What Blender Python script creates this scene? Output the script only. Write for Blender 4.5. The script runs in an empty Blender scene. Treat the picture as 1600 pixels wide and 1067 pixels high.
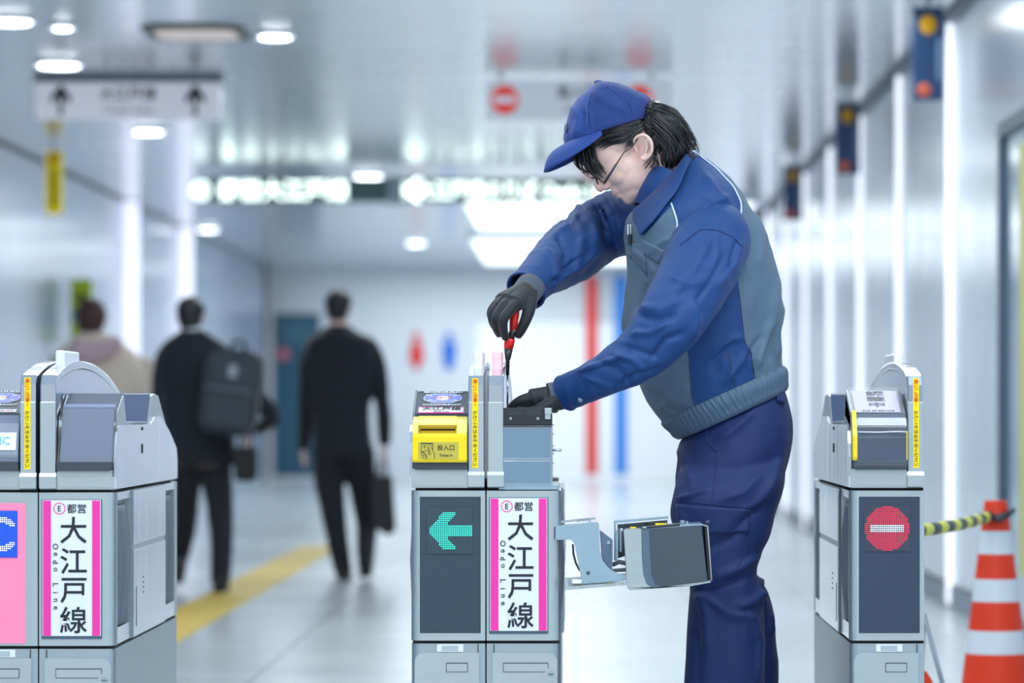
import bpy, bmesh, math, random
import numpy as np
from mathutils import Vector, Matrix, noise
from mathutils.bvhtree import BVHTree

random.seed(7)
SC = bpy.context.scene
COL = SC.collection
R = math.radians
# ------------------------------------------------------------------ camera
CAM_Y = -7.4
FPX = 5476.0                      # focal length in pixels of the 1600 px frame
cam = bpy.data.cameras.new('camera')
camo = bpy.data.objects.new('camera', cam)
COL.objects.link(camo)
camo.location = (0, CAM_Y, 1.0)
camo.rotation_euler = (R(90), 0, 0)
cam.sensor_width = 36
cam.lens = FPX * 36 / 1600
cam.shift_x = -100 / 1600
cam.shift_y = 106.5 / 1600
cam.clip_end = 200
cam.dof.use_dof = True
cam.dof.focus_distance = 7.5
cam.dof.aperture_fstop = 3.2
SC.camera = camo

def srgb(c, a=1.0):
    return tuple(((v / 255) / 12.92 if v / 255 <= .04045 else ((v / 255 + .055) / 1.055) ** 2.4) for v in c) + (a,)

# ------------------------------------------------------------------ world + lights
W = bpy.data.worlds.new('world')
SC.world = W
W.use_nodes = True
bgn = W.node_tree.nodes['Background']
bgn.inputs[0].default_value = (0.78, 0.9, 1.0, 1)
bgn.inputs[1].default_value = 0.82

def area(name, loc, rot, sx, sy, power, col=(0.88, 0.96, 1.0)):
    l = bpy.data.lights.new(name, 'AREA')
    l.shape = 'RECTANGLE'; l.size = sx; l.size_y = sy; l.energy = power; l.color = col
    o = bpy.data.objects.new(name, l); COL.objects.link(o)
    o.location = loc; o.rotation_euler = rot
    return o
CEIL = 3.0
for i, (y, e) in enumerate([(-5.5, 92), (-2.2, 74), (1.3, 44), (5.0, 48), (8.6, 44)]):
    area('ceiling_lamp', (-1.5, y, CEIL - .06), (0, 0, 0), 2.4, .9, e)
    area('ceiling_lamp', (1.0, y + 1.2, CEIL - .06), (0, 0, 0), 1.2, .9, e * .6)
for y in (14, 19, 24, 29, 34, 40):
    area('ceiling_lamp', (-1.3, y, CEIL - .08), (0, 0, 0), 3.6, .5, 64)
SC.view_settings.view_transform = 'Standard'
SC.view_settings.look = 'None'
SC.view_settings.gamma = 1
SC.view_settings.use_curve_mapping = False
SC.view_settings.exposure = 0.0
SC.cycles.use_denoising = True
SC.cycles.max_bounces = 8
SC.cycles.sample_clamp_indirect = 6

def P(px, py, Y):
    """world point seen at a photo pixel, at depth Y"""
    s = FPX / (Y - CAM_Y)
    return Vector(((px - 900) / s, Y, 1.0 + (640 - py) / s))
def SCL(Y):
    return FPX / (Y - CAM_Y)

# ------------------------------------------------------------------ materials
MATS = {}
def mk(name, col, rough=.5, metal=0, var=.06, ns=12, bump=0.0, bs=200, emis=None, es=0, stretch=(1, 1, 1),
       rvar=0, alpha=None, sheen=0, sss=0, coat=0, trans=0, ior=1.45):
    if name in MATS: return MATS[name]
    m = bpy.data.materials.new(name); m.use_nodes = True
    nt = m.node_tree; b = nt.nodes['Principled BSDF']
    N = nt.nodes.new; L = nt.links.new
    tc = N('ShaderNodeTexCoord'); mp = N('ShaderNodeMapping'); mp.inputs['Scale'].default_value = stretch
    L(tc.outputs['Object'], mp.inputs[0])
    nz = N('ShaderNodeTexNoise'); nz.inputs['Scale'].default_value = ns; nz.inputs['Detail'].default_value = 4
    L(mp.outputs[0], nz.inputs[0])
    c = srgb(col)
    mx = N('ShaderNodeMix'); mx.data_type = 'RGBA'
    mx.inputs[6].default_value = tuple(max(0, v * (1 - var)) for v in c[:3]) + (1,)
    mx.inputs[7].default_value = tuple(min(1, v * (1 + var)) for v in c[:3]) + (1,)
    L(nz.outputs[0], mx.inputs[0])
    L(mx.outputs[2], b.inputs['Base Color'])
    b.inputs['Metallic'].default_value = metal
    b.inputs['Roughness'].default_value = rough
    if rvar:
        mr = N('ShaderNodeMapRange'); mr.inputs[3].default_value = max(.02, rough - rvar); mr.inputs[4].default_value = rough + rvar
        L(nz.outputs[0], mr.inputs[0]); L(mr.outputs[0], b.inputs['Roughness'])
    if bump:
        n2 = N('ShaderNodeTexNoise'); n2.inputs['Scale'].default_value = bs; n2.inputs['Detail'].default_value = 3
        L(mp.outputs[0], n2.inputs[0])
        bp = N('ShaderNodeBump'); bp.inputs['Strength'].default_value = bump; bp.inputs['Distance'].default_value = .002
        L(n2.outputs[0], bp.inputs['Height']); L(bp.outputs[0], b.inputs['Normal'])
    if emis:
        b.inputs['Emission Color'].default_value = srgb(emis); b.inputs['Emission Strength'].default_value = es
    if sheen: b.inputs['Sheen Weight'].default_value = sheen; b.inputs['Sheen Roughness'].default_value = .4
    if sss:
        b.inputs['Subsurface Weight'].default_value = sss; b.inputs['Subsurface Radius'].default_value = (.012, .004, .002)
        b.inputs['Subsurface Scale'].default_value = 1
    if coat: b.inputs['Coat Weight'].default_value = coat; b.inputs['Coat Roughness'].default_value = .08
    if alpha is not None: b.inputs['Alpha'].default_value = alpha
    if trans: b.inputs['Transmission Weight'].default_value = trans; b.inputs['IOR'].default_value = ior
    MATS[name] = m
    return m

STEEL = mk('brushed_steel', (196, 205, 208), .34, .85, .04, 9, .04, 60, stretch=(.5, .5, 30), rvar=.06)
STEELD = mk('steel_panel', (176, 188, 194), .38, .8, .05, 6, .04, 60, stretch=(.5, .5, 20), rvar=.06)
POLISH = mk('polished_steel', (208, 214, 222), .13, .95, .03, 5, .12, 9, rvar=.05)
SIDE = mk('side_steel', (208, 214, 222), .15, .9, .04, 4, .55, 11, stretch=(1, 1, .12), rvar=.05)
DARKGAP = mk('dark_gap', (14, 16, 20), .7)
DISPLAY = mk('display_glass', (46, 64, 80), .32, 0, .05, 8, coat=.3)
DISPLAYR = mk('display_glass_blue', (48, 62, 84), .32, 0, .05, 8, coat=.3)
CHAR = mk('charcoal_plastic', (60, 68, 78), .45)
BLACKP = mk('black_plastic', (36, 39, 44), .4)
WHITEP = mk('white_acrylic', (236, 240, 246), .25)
PINKP = mk('pink_acrylic', (244, 196, 204), .25, emis=(255, 150, 160), es=.25)
YELLOW = mk('yellow_plastic', (246, 214, 22), .38, 0, .03)
YELLOWL = mk('yellow_plastic_pale', (248, 232, 120), .38, 0, .03)
TAPEY = mk('yellow_tape', (255, 222, 10), .35, 0, .02)
INK = mk('black_ink', (24, 32, 40), .5)
INKG = mk('grey_green_ink', (92, 132, 138), .5)
INKR = mk('red_ink', (225, 70, 20), .5)
PINK = mk('magenta_print', (240, 50, 160), .3, 0, .03, 3, coat=.4)
PAPER = mk('white_label', (228, 232, 240), .3, 0, .015, 6, coat=.3)
LILAC = mk('lilac_paper', (190, 184, 214), .5, 0, .02)
SCREENB = mk('smoked_cover', (118, 132, 166), .14, .25, .04, 3, coat=.5)
FLAP = mk('grey_flap', (98, 110, 124), .5, 0, .1, 5, .3, 30, stretch=(1, 1, .1))
BLUED = mk('blue_decal', (118, 126, 214), .35)

# ------------------------------------------------------------------ object helpers
def link(name, me, parent=None, mat=None):
    o = bpy.data.objects.new(name, me); COL.objects.link(o)
    if parent is not None: o.parent = parent
    if mat is not None and not me.materials: me.materials.append(mat)
    return o
def empty(name, loc, label, cat, group=None):
    o = bpy.data.objects.new(name, None); COL.objects.link(o); o.location = loc
    o.empty_display_size = .1
    o['label'] = label; o['category'] = cat
    if group: o['group'] = group
    return o
def tag(o, label=None, cat=None, group=None, kind=None):
    if label: o['label'] = label
    if cat: o['category'] = cat
    if group: o['group'] = group
    if kind: o['kind'] = kind
    return o

class MB:
    """collects shapes into one mesh"""
    def __init__(s): s.v = []; s.f = []; s.m = []; s.sm = []
    def add(s, vs, fs, mi=0, smooth=False):
        n = len(s.v); s.v += [tuple(v) for v in vs]
        s.f += [tuple(i + n for i in f) for f in fs]
        s.m += [mi] * len(fs); s.sm += [smooth] * len(fs)
        return s
    def bm(s, b, mi=0, smooth=False):
        b.verts.index_update()
        s.add([v.co[:] for v in b.verts], [[v.index for v in f.verts] for f in b.faces], mi, smooth); b.free()
        return s
    def box(s, x0, x1, y0, y1, z0, z1, bev=0, mi=0, seg=2, M=None):
        b = bmesh.new(); bmesh.ops.create_cube(b, size=1)
        for v in b.verts:
            v.co = Vector(((x0 + x1) / 2 + v.co.x * (x1 - x0), (y0 + y1) / 2 + v.co.y * (y1 - y0), (z0 + z1) / 2 + v.co.z * (z1 - z0)))
        if bev: bmesh.ops.bevel(b, geom=b.edges[:], offset=bev, segments=seg, affect='EDGES', profile=.5)
        if M is not None: bmesh.ops.transform(b, matrix=M, verts=b.verts)
        return s.bm(b, mi)
    def prism(s, pts, a0, a1, axis='x', mi=0, bev=0, seg=2, M=None):
        """polygon (2D) extruded along an axis. axis x: pts=(y,z); y: pts=(x,z); z: pts=(x,y)"""
        b = bmesh.new()
        def V(p, a): return {'x': (a, p[0], p[1]), 'y': (p[0], a, p[1]), 'z': (p[0], p[1], a)}[axis]
        lo = [b.verts.new(V(p, a0)) for p in pts]; hi = [b.verts.new(V(p, a1)) for p in pts]
        b.faces.new(lo); b.faces.new(hi[::-1])
        for i in range(len(pts)):
            j = (i + 1) % len(pts); b.faces.new((lo[i], hi[i], hi[j], lo[j]))
        bmesh.ops.recalc_face_normals(b, faces=b.faces)
        if bev: bmesh.ops.bevel(b, geom=[e for e in b.edges if len(e.link_faces) == 2 and e.calc_face_angle() > .6], offset=bev, segments=seg, affect='EDGES')
        if M is not None: bmesh.ops.transform(b, matrix=M, verts=b.verts)
        return s.bm(b, mi)
    def cyl(s, c, r, h, axis='z', n=20, mi=0, r2=None, smooth=True, cap=True):
        r2 = r if r2 is None else r2
        vs = []
        for k, (rr, hh) in enumerate(((r, -h / 2), (r2, h / 2))):
            for i in range(n):
                a = 2 * math.pi * i / n; u, w = rr * math.cos(a), rr * math.sin(a)
                vs.append({'z': (u, w, hh), 'x': (hh, u, w), 'y': (w, hh, u)}[axis])
        vs = [(x + c[0], y + c[1], z + c[2]) for x, y, z in vs]
        s.add(vs, [(i, (i + 1) % n, n + (i + 1) % n, n + i) for i in range(n)], mi, smooth)
        if cap: s.add(vs, [tuple(range(n))[::-1], tuple(range(n, 2 * n))], mi)
        return s
    def tube(s, pts, r, n=8, mi=0, cap=True, smooth=True):
        pts = [Vector(p) for p in pts]
        rs = r if hasattr(r, '__len__') else [r] * len(pts)
        vs = []; up = None
        for i, p in enumerate(pts):
            t = (pts[min(i + 1, len(pts) - 1)] - pts[max(i - 1, 0)]).normalized()
            if up is None:
                up = Vector((0, 0, 1)) if abs(t.z) < .9 else Vector((1, 0, 0))
            a = t.cross(up).normalized(); up = a.cross(t).normalized()
            for k in range(n):
                q = 2 * math.pi * k / n
                vs.append(p + rs[i] * (math.cos(q) * a + math.sin(q) * up))
        fs = [(i * n + k, i * n + (k + 1) % n, (i + 1) * n + (k + 1) % n, (i + 1) * n + k) for i in range(len(pts) - 1) for k in range(n)]
        if cap: fs += [tuple(range(n))[::-1], tuple(range((len(pts) - 1) * n, len(pts) * n))]
        return s.add(vs, fs, mi, smooth)
    def ell(s, c, r, M=None, mi=0, u=20, v=12):
        b = bmesh.new(); bmesh.ops.create_uvsphere(b, u_segments=u, v_segments=v, radius=1)
        T = Matrix.Diagonal((r[0], r[1], r[2], 1))
        T = Matrix.Translation(c) @ ((M.to_4x4() if M is not None else Matrix.Identity(4)) @ T)
        bmesh.ops.transform(b, matrix=T, verts=b.verts)
        return s.bm(b, mi, True)
    def mesh(s, name='m', mats=None):
        me = bpy.data.meshes.new(name); me.from_pydata(s.v, [], s.f)
        for m in (mats or []): me.materials.append(m)
        me.polygons.foreach_set('material_index', s.m)
        me.polygons.foreach_set('use_smooth', s.sm)
        b = bmesh.new(); b.from_mesh(me); bmesh.ops.recalc_face_normals(b, faces=b.faces); b.to_mesh(me); b.free()
        me.update()
        return me
    def obj(s, name, mats, parent=None):
        if not isinstance(mats, (list, tuple)): mats = [mats]
        return link(name, s.mesh(name, mats), parent)

def rrect(x0, x1, y0, y1, r, n=5, corners=(1, 1, 1, 1)):
    """rounded rectangle, corners order: (x0,y0),(x1,y0),(x1,y1),(x0,y1)"""
    out = []
    for k, (cx, cy, a0) in enumerate(((x0, y0, 180), (x1, y0, 270), (x1, y1, 0), (x0, y1, 90))):
        if not corners[k]: out.append((cx, cy)); continue
        ox = cx + (r if cx == x0 else -r); oy = cy + (r if cy == y0 else -r)
        for i in range(n + 1):
            a = R(a0 + 90 * i / n); out.append((ox + r * math.cos(a), oy + r * math.sin(a)))
    return out

def text(body, size, M, mat, parent, name='lettering', ax='CENTER', ay='CENTER', bold=0.0, sx=1.0, sy=1.0, ext=.0003):
    """flat lettering mesh; M maps the text plane (x right, y up) into the parent's space"""
    c = bpy.data.curves.new('t', 'FONT'); c.body = body; c.size = size; c.align_x = ax; c.align_y = ay
    c.resolution_u = 2; c.extrude = ext; c.offset = bold * size
    o = bpy.data.objects.new('t', c); COL.objects.link(o)
    bpy.context.view_layer.update()
    me = bpy.data.meshes.new_from_object(o.evaluated_get(bpy.context.evaluated_depsgraph_get()))
    bpy.data.objects.remove(o); bpy.data.curves.remove(c)
    if ay == 'CENTER' and len(me.vertices):
        ys = [v.co.y for v in me.vertices]; xs = [v.co.x for v in me.vertices]
        off = Vector(((min(xs) + max(xs)) / 2 if ax == 'CENTER' else 0, (min(ys) + max(ys)) / 2, 0))
        me.transform(Matrix.Translation(-off))
    me.transform(Matrix.Diagonal((sx, sy, 1, 1))); me.transform(M)
    me.materials.clear(); me.materials.append(mat)
    return link(name, me, parent)
def front(x, y, z, rot=0):
    """matrix: text plane upright facing -Y (the camera side), at x,y,z, turned by rot degrees"""
    return Matrix.Translation((x, y, z)) @ Matrix.Rotation(R(90), 4, 'X') @ Matrix.Rotation(R(rot), 4, 'Z')
def joinmesh(objs, name, parent):
    """several lettering meshes of one kind made one object"""
    me = bpy.data.meshes.new(name); b = bmesh.new()
    mats = []
    for o in objs:
        n = len(b.faces); b.from_mesh(o.data); b.faces.ensure_lookup_table()
        mt = o.data.materials[0]
        if mt not in mats: mats.append(mt)
        for f in b.faces[n:]: f.material_index = mats.index(mt)
        bpy.data.objects.remove(o)
    b.to_mesh(me); b.free()
    for m in mats: me.materials.append(m)
    return link(name, me, parent)
# ================================================================== the station concourse
XL, XR = -4.3, 1.9
Y0, YB = -13.0, 41.6
FLOOR = mk('floor_tile', (196, 203, 206), .24, 0, .05, 1.5, rvar=.08)
nt = FLOOR.node_tree; b_ = nt.nodes['Principled BSDF']
br = nt.nodes.new('ShaderNodeTexBrick'); br.offset = 0; br.inputs['Scale'].default_value = 1
br.inputs['Brick Width'].default_value = .6; br.inputs['Row Height'].default_value = .6; br.inputs['Mortar Size'].default_value = .006
br.inputs['Color1'].default_value = srgb((200, 208, 211)); br.inputs['Color2'].default_value = srgb((192, 201, 206)); br.inputs['Mortar'].default_value = srgb((140, 148, 152))
tcn = nt.nodes.new('ShaderNodeTexCoord'); nt.links.new(tcn.outputs['Object'], br.inputs[0]); nt.links.new(br.outputs[0], b_.inputs['Base Color'])
CEILM = mk('ceiling_metal', (222, 228, 235), .16, .4, .04, 3, rvar=.04)
WALLR = mk('enamel_panel', (200, 210, 222), .22, .2, .04, 1.5, stretch=(1, 1, .2), rvar=.05)
WALLL = mk('enamel_panel_left', (170, 186, 206), .2, .2, .04, 1.5)
WALLB = mk('far_wall', (222, 228, 234), .5, 0, .02, 1)
GLOWW = mk('light_panel', (250, 252, 255), .4, emis=(240, 248, 250), es=1.6)
STRIPM = mk('light_strip', (250, 252, 255), .3, emis=(238, 242, 255), es=1.05)
FRAMED = mk('dark_frame', (86, 104, 122), .4, .3)

fl = MB().box(XL - .3, XR + .3, Y0, YB + .3, -.2, 0).obj('floor', FLOOR); tag(fl, kind='structure')
fl['label'] = 'pale grey glossy tiled floor'
# tactile paving on the floor
TACT = mk('tactile_yellow', (218, 186, 84), .5, 0, .1, 20)
m = MB()
m.box(-.148, .148, -.148, .148, 0, .004, 0)
for i in range(4): m.box(-.125 + i * .0715, -.09 + i * .0715, -.135, .135, .004, .009, .002, seg=1)
tm = m.mesh('tile', [TACT])
for i in range(54):
    o = bpy.data.objects.new('tile', tm); COL.objects.link(o); o.parent = fl; o.location = (-1.86, 2.2 + i * .3, 0)
# ceiling: glossy metal planks running across
ce = MB().box(XL - .3, XR + .3, Y0, YB + .3, CEIL + .03, CEIL + .2).obj('ceiling', DARKGAP); tag(ce, 'glossy pale metal plank ceiling', kind='structure')
pm = MB().box(XL, XR, -.145, .145, 0, .03, .004, seg=1).mesh('plank', [CEILM])
rnd = random.Random(3)
y = 8.0
while y < YB:
    o = bpy.data.objects.new('plank', pm); COL.objects.link(o); o.parent = ce
    o.location = (0, y, CEIL - .0 + rnd.uniform(-.001, .001)); o.rotation_euler = (R(rnd.uniform(-.16, .16)), 0, 0)
    y += .3
o = MB().box(XL, XR, Y0, 7.85, CEIL, CEIL + .03).obj('panel', CEILM, ce)
# right wall: enamel panels, light strips, dark joint at the ceiling
wr = MB().box(XR + .02, XR + .3, Y0, YB + .3, 0, CEIL + .2).obj('wall_right', DARKGAP); tag(wr, 'glossy pale enamel panelled wall', kind='structure')
STEP = 2.8
ys = [10.3 + STEP * i for i in range(-8, 12)]
wp = MB().box(0, .02, .006, STEP / 3 - .006, .12, CEIL - .05, .003, seg=1).mesh('panel', [WALLR])
for k, yy in enumerate(ys):
    for j in range(3):
        if yy + j * STEP / 3 > YB - .5: continue
        if 6.9 < yy + (j + .5) * STEP / 3 < 8.6: continue
        o = bpy.data.objects.new('panel', wp); COL.objects.link(o); o.parent = wr
        o.location = (XR + rnd.uniform(-.0015, .0015), yy + j * STEP / 3, 0); o.rotation_euler = (0, 0, R(rnd.uniform(-.12, .12)))
for k, yy in enumerate(ys):
    if 9 < yy < YB: MB().box(XR - .03, XR + .0, yy - .02, yy + .02, .02, CEIL - .05, .008).obj('light_strip', STRIPM, wr)
tr = MB().box(XR - .012, XR + .02, Y0, YB, 0, .11, .003).obj('baseboard_right', mk('grey_skirting', (120, 134, 150), .4)); tag(tr, kind='structure')
tr = MB().box(XR - .03, XR + .02, Y0, YB, CEIL - .05, CEIL - .005).obj('trim_1', FRAMED); tag(tr, 'dark joint between wall and ceiling', kind='structure')
# bay with a framed showcase in the right wall (edge of picture)
wd = MB().box(XR - .03, XR + .01, 7.0, 8.16, 2.2, 2.27, .004).box(XR - .03, XR + .01, 8.08, 8.16, .0, 2.2, .004).box(XR - .03, XR + .01, 6.95, 7.03, .0, 2.27, .004).obj('window_1', FRAMED)
tag(wd, 'blue grey framed glazed bay at the picture edge', kind='structure')
MB().box(XR - .005, XR + .02, 7.03, 8.08, .05, 2.2).obj('pane', mk('bay_glass', (120, 150, 172), .15, .2), wd)
MB().box(XR - .02, XR - .006, 6.9, 7.46, .3, 2.12).obj('poster', mk('yellow_poster', (214, 212, 120), .5), wd)
MB().box(XR + .0, XR + .02, 6.8, 8.62, 2.28, CEIL - .05).obj('panel', WALLR, wd)
MB().box(XR + .0, XR + .02, 8.17, 8.62, .12, 2.275).obj('panel', WALLR, wd)
# left wall
wl = MB().box(XL - .3, XL - .02, Y0, YB + .3, 0, CEIL + .2).obj('wall_left', DARKGAP); tag(wl, 'bluish glossy enamel panelled wall', kind='structure')
wq = MB().box(-.02, 0, .006, 1.094, .0, CEIL - .02, .003, seg=1).mesh('panel', [WALLL])
for i in range(50):
    yy = Y0 + i * 1.1
    if yy > YB - 1: break
    o = bpy.data.objects.new('panel', wq); COL.objects.link(o); o.parent = wl; o.location = (XL + rnd.uniform(-.001, .001), yy, 0)
for (px, Y) in ((192, 26.0), (283, 30.7)):
    MB().box(XL - .0, XL + .13, Y - .09, Y + .09, .0, CEIL - .02, .02).obj('light_strip', mk('left_strip', (250, 250, 255), .3, emis=(236, 236, 255), es=.95), wl)
# far wall
wb = MB().box(XL - .3, XR + .3, YB, YB + .3, 0, CEIL + .2).obj('wall_back', WALLB); tag(wb, 'pale far wall at the end of the concourse', kind='structure')
# teal doorway poster, restroom pictograms, colour strips at the far wall
def flat(name, px0, px1, py0, py1, Y, mat, label, cat, th=.03, parent=None, group=None):
    a, b2 = P(px0, py1, Y), P(px1, py0, Y)
    o = MB().box(a.x, b2.x, Y - th, Y, a.z, b2.z, .004).obj(name, mat, parent)
    return tag(o, label, cat, group)
TEAL = mk('teal_board', (42, 92, 118), .4, 0, .15, 3)
flat('wall_poster', 430, 500, 490, 743, YB, TEAL, 'tall teal board on the far wall behind the suited man', 'poster')
o = flat('poster_print', 436, 494, 496, 540, YB - .031, mk('poster_top', (70, 110, 130), .4, 0, .6, 5), None, None, .01, bpy.data.objects['wall_poster'])
o = flat('poster_badge', 433, 452, 545, 562, YB - .031, mk('poster_badge', (205, 110, 130), .4), None, None, .01, bpy.data.objects['wall_poster'])
def picto(px, col, label, skirt):
    t = empty('restroom_sign', P(px, 548, YB - .02), label, 'sign')
    mt = mk('picto_' + str(px), col, .4)
    s = SCL(YB)
    m = MB().cyl((0, 0, 22 / s), 6 / s, .03, 'y', 20, cap=True); m.obj('head', mt, t)
    w = 12 / s
    pts = [(-w * .6, 13 / s), (w * .6, 13 / s), (w, -16 / s), (w * .45, -16 / s), (w * .35, -28 / s), (-w * .35, -28 / s), (-w * .45, -16 / s), (-w, -16 / s)] if skirt else \
          [(-w * .9, 13 / s), (w * .9, 13 / s), (w * .8, -8 / s), (w * .5, -28 / s), (-w * .5, -28 / s), (-w * .8, -8 / s)]
    MB().prism(pts, -.015, .015, 'y').obj('figure_body', mt, t)
picto(651, (232, 40, 40), 'red woman pictogram on the far wall beside the blue one', True)
picto(702, (20, 110, 215), 'blue man pictogram on the far wall beside the red one', False)
flat('wall_stripe', 915, 934, 432, 742, YB, mk('red_stripe', (240, 50, 40), .4), 'tall red vertical stripe on the far wall', 'stripe', .05)
flat('wall_stripe', 960, 980, 432, 742, YB, mk('blue_stripe', (30, 140, 235), .4), 'tall blue vertical stripe on the far wall', 'stripe', .05)
# partition on the far wall, brightened by a faint glow in its material
o = MB().box(P(745, 0, YB).x, P(1180, 0, YB).x, YB - .04, YB, 0, 2.2).obj('wall_partition', mk('glowing_partition', (240, 243, 246), .5, emis=(235, 242, 250), es=.16)); tag(o, 'bright white partition behind the restroom stripes', kind='structure')
# luminous ceiling fields
def luminous(x0, x1, y0, y1, label):
    t = empty('luminous_ceiling_panel', ((x0 + x1) / 2, (y0 + y1) / 2, CEIL), label, 'ceiling light')
    hx, hy = (x1 - x0) / 2, (y1 - y0) / 2
    MB().box(-hx, hx, -hy, hy, -.05, -.02).obj('diffuser', GLOWW, t)
    MB().box(-hx - .04, -hx, -hy, hy, -.06, 0).box(hx, hx + .04, -hy, hy, -.06, 0).box(-hx, hx, -hy - .04, -hy, -.06, 0).box(-hx, hx, hy, hy + .04, -.06, 0).obj('frame', WHITEP, t)
luminous(-1.05, 1.7, 25.5, 30.6, 'nearer wide luminous panel in the ceiling before the far wall')
luminous(-1.2, 1.7, 32.5, 39.5, 'farther wide luminous panel in the ceiling against the far wall')
# downlights
DL = mk('downlight_glow', (255, 255, 255), .4, emis=(245, 250, 255), es=7)
def downlight(px, py, label, big=1.0):
    s = (640 - py) / 2.0; Y = FPX / s + CAM_Y
    t = empty('downlight', ((px - 900) / s, Y, CEIL), label, 'ceiling light', 'round recessed downlights in the ceiling')
    r = .085 * big
    MB().cyl((0, 0, -.02), r, .02, 'z', 24).obj('lens', DL, t)
    MB().cyl((0, 0, -.012), r + .02, .022, 'z', 24, cap=False).cyl((0, 0, -.001), r + .02, .002, 'z', 24).obj('rim', WHITEP, t)
downlight(92, 97, 'large glowing downlight above the left arrow of the white sign', 1.3)
downlight(15, 28, 'glowing downlight at the top left picture corner', 1.2)
downlight(98, 38, 'small glowing downlight just above the large one', .5)
downlight(430, 52, 'glowing downlight right of the tinted ceiling fixture', .9)
downlight(232, 202, 'glowing downlight under the middle of the white arrow sign', 1.1)
downlight(575, 272, 'glowing downlight between the two lit green sign texts', 1.3)
downlight(325, 356, 'faint small downlight under the left end of the green sign', 1.2)
downlight(650, 378, 'faint small downlight over the restroom pictograms', 1.2)
# dark capsule ceiling fixture
s = 295.0; Y = FPX / s + CAM_Y
t = empty('ceiling_fixture', ((308 - 900) / s, Y, CEIL), 'dark framed capsule ceiling fixture with a warm tinted diffuser', 'ceiling light')
MB().prism(rrect(-.27, .27, -.38, .38, .16), -.012, -.0, 'z').obj('frame', mk('olive_frame', (66, 72, 66), .4), t)
MB().prism(rrect(-.21, .21, -.24, .24, .1), -.02, -.012, 'z').obj('diffuser', mk('warm_diffuser', (214, 200, 196), .4, emis=(214, 196, 190), es=.45), t)

# hanging signs -------------------------------------------------------------
SIGNW = mk('sign_white', (214, 216, 228), .4, emis=(214, 216, 230), es=.38)
REDC = mk('sign_red', (232, 60, 30), .4, emis=(235, 50, 20), es=.4)
def hangers(t, xs, z0, Y=0):
    for x in xs: MB().cyl((x, 0, (z0 + CEIL) / 2), .01, CEIL - z0, 'z', 8).obj('hanger', FRAMED, t)
Ys = FPX / 261 + CAM_Y
s = SCL(Ys)
t = empty('direction_sign', ((200 - 900) / s, Ys, 0), 'white hanging sign with two dark up arrows and a dark top rail', 'sign')
z0, z1 = P(0, 186, Ys).z, P(0, 128, Ys).z
MB().box(-145 / s, 145 / s, 0, .06, z0, z1, .004).obj('board', SIGNW, t)
MB().box(-147 / s, 147 / s, -.01, .07, z1, z1 + 9 / s, .003).obj('rail', FRAMED, t)
for xx in (-105 / s, 105 / s):
    zc = (z0 + z1) / 2
    MB().prism([(xx - .012, z0 + .02), (xx + .012, z0 + .02), (xx + .012, zc + .02), (xx + .06, zc - .02), (xx + .06, zc + .02), (xx, z1 - .01), (xx - .06, zc + .02), (xx - .06, zc - .02), (xx - .012, zc + .02)], -.006, .0, 'y').obj('arrow', INK, t)
hangers(t, (-.45, .45), z1 + .03)
text('大江戸線', .085, front(0, -.002, z1 - .07), INK, t, bold=.02)
text('Oedo Line', .07, front(0, -.002, z0 + .06), mk('sign_grey_ink', (130, 134, 150), .5), t)
t = empty('no_entry_sign', ((900 - 900) / s, Ys, 0), 'white hanging sign with a red no entry disc at each end', 'sign')
z0, z1 = P(0, 188, Ys).z, P(0, 124, Ys).z
MB().box(-142 / s, 150 / s, 0, .06, z0, z1, .004).obj('board', mk('sign_white2', (200, 208, 218), .4, emis=(200, 210, 222), es=.42), t)
for px in (789, 999):
    xx = (px - 900) / s; zc = P(0, 156, Ys).z
    d = MB().cyl((xx, -.004, zc), 22 / s, .008, 'y', 32).obj('red_disc', REDC, t)
    MB().box(xx - 17 / s, xx + 17 / s, -.012, -.008, zc - 6 / s, zc + 6 / s).obj('white_bar', SIGNW, d)
hangers(t, (-.45, .45), z1)
text('進入禁止', .085, front(.05, -.002, z1 - .075), mk('sign_blue_ink', (110, 130, 150), .5), t, bold=.02)
text('No Entry', .065, front(.05, -.002, z0 + .06), mk('sign_grey_ink', (130, 134, 150), .5), t)
# long dark green lit sign
Yg = FPX / 188 + CAM_Y; s = SCL(Yg)
GREEN = mk('sign_green', (64, 98, 98), .4, emis=(50, 96, 90), es=.12)
LIT = mk('sign_lit', (240, 250, 245), .4, emis=(232, 250, 242), es=3.0)
t = empty('exit_sign', ((670 - 900) / s, Yg, 0), 'long dark green hanging sign with glowing white lettering and an arrow', 'sign')
z0, z1 = P(0, 315, Yg).z, P(0, 279, Yg).z; zc = (z0 + z1) / 2
MB().box(-345 / s, 375 / s, 0, .12, z0, z1, .01).obj('board', GREEN, t)
hangers(t, (-1.4, 1.4), z1)
MB().box(-65 / s, -40 / s, -.03, .15, z0 - .02, z1 + .02, .01).obj('joint_cover', mk('sign_joint', (160, 178, 186), .4), t)
for (a, b2, nm, bd) in ((332, 385, 'E', 0), (452, 0, '都営大江戸線', 0), (800, 0, '都営大江戸線 出口', 0)):
    pass
text('Ⓔ 都営大江戸線', .18, front((422 - 670) / s, -.006, zc), LIT, t, bold=.022, sx=1.0)
text('Ⓔ 大江戸線のりば Oedo Line', .16, front((790 - 670) / s, -.006, zc), LIT, t, bold=.022, sx=.9)
xx = (650 - 670) / s
MB().prism([(xx - .12, zc), (xx, zc + .1), (xx + .05, zc + .1), (xx - .02, zc + .025), (xx + .1, zc + .025), (xx + .1, zc - .025), (xx - .02, zc - .025), (xx + .05, zc - .1), (xx, zc - .1)], -.01, 0, 'y').obj('arrow', LIT, t)
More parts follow.
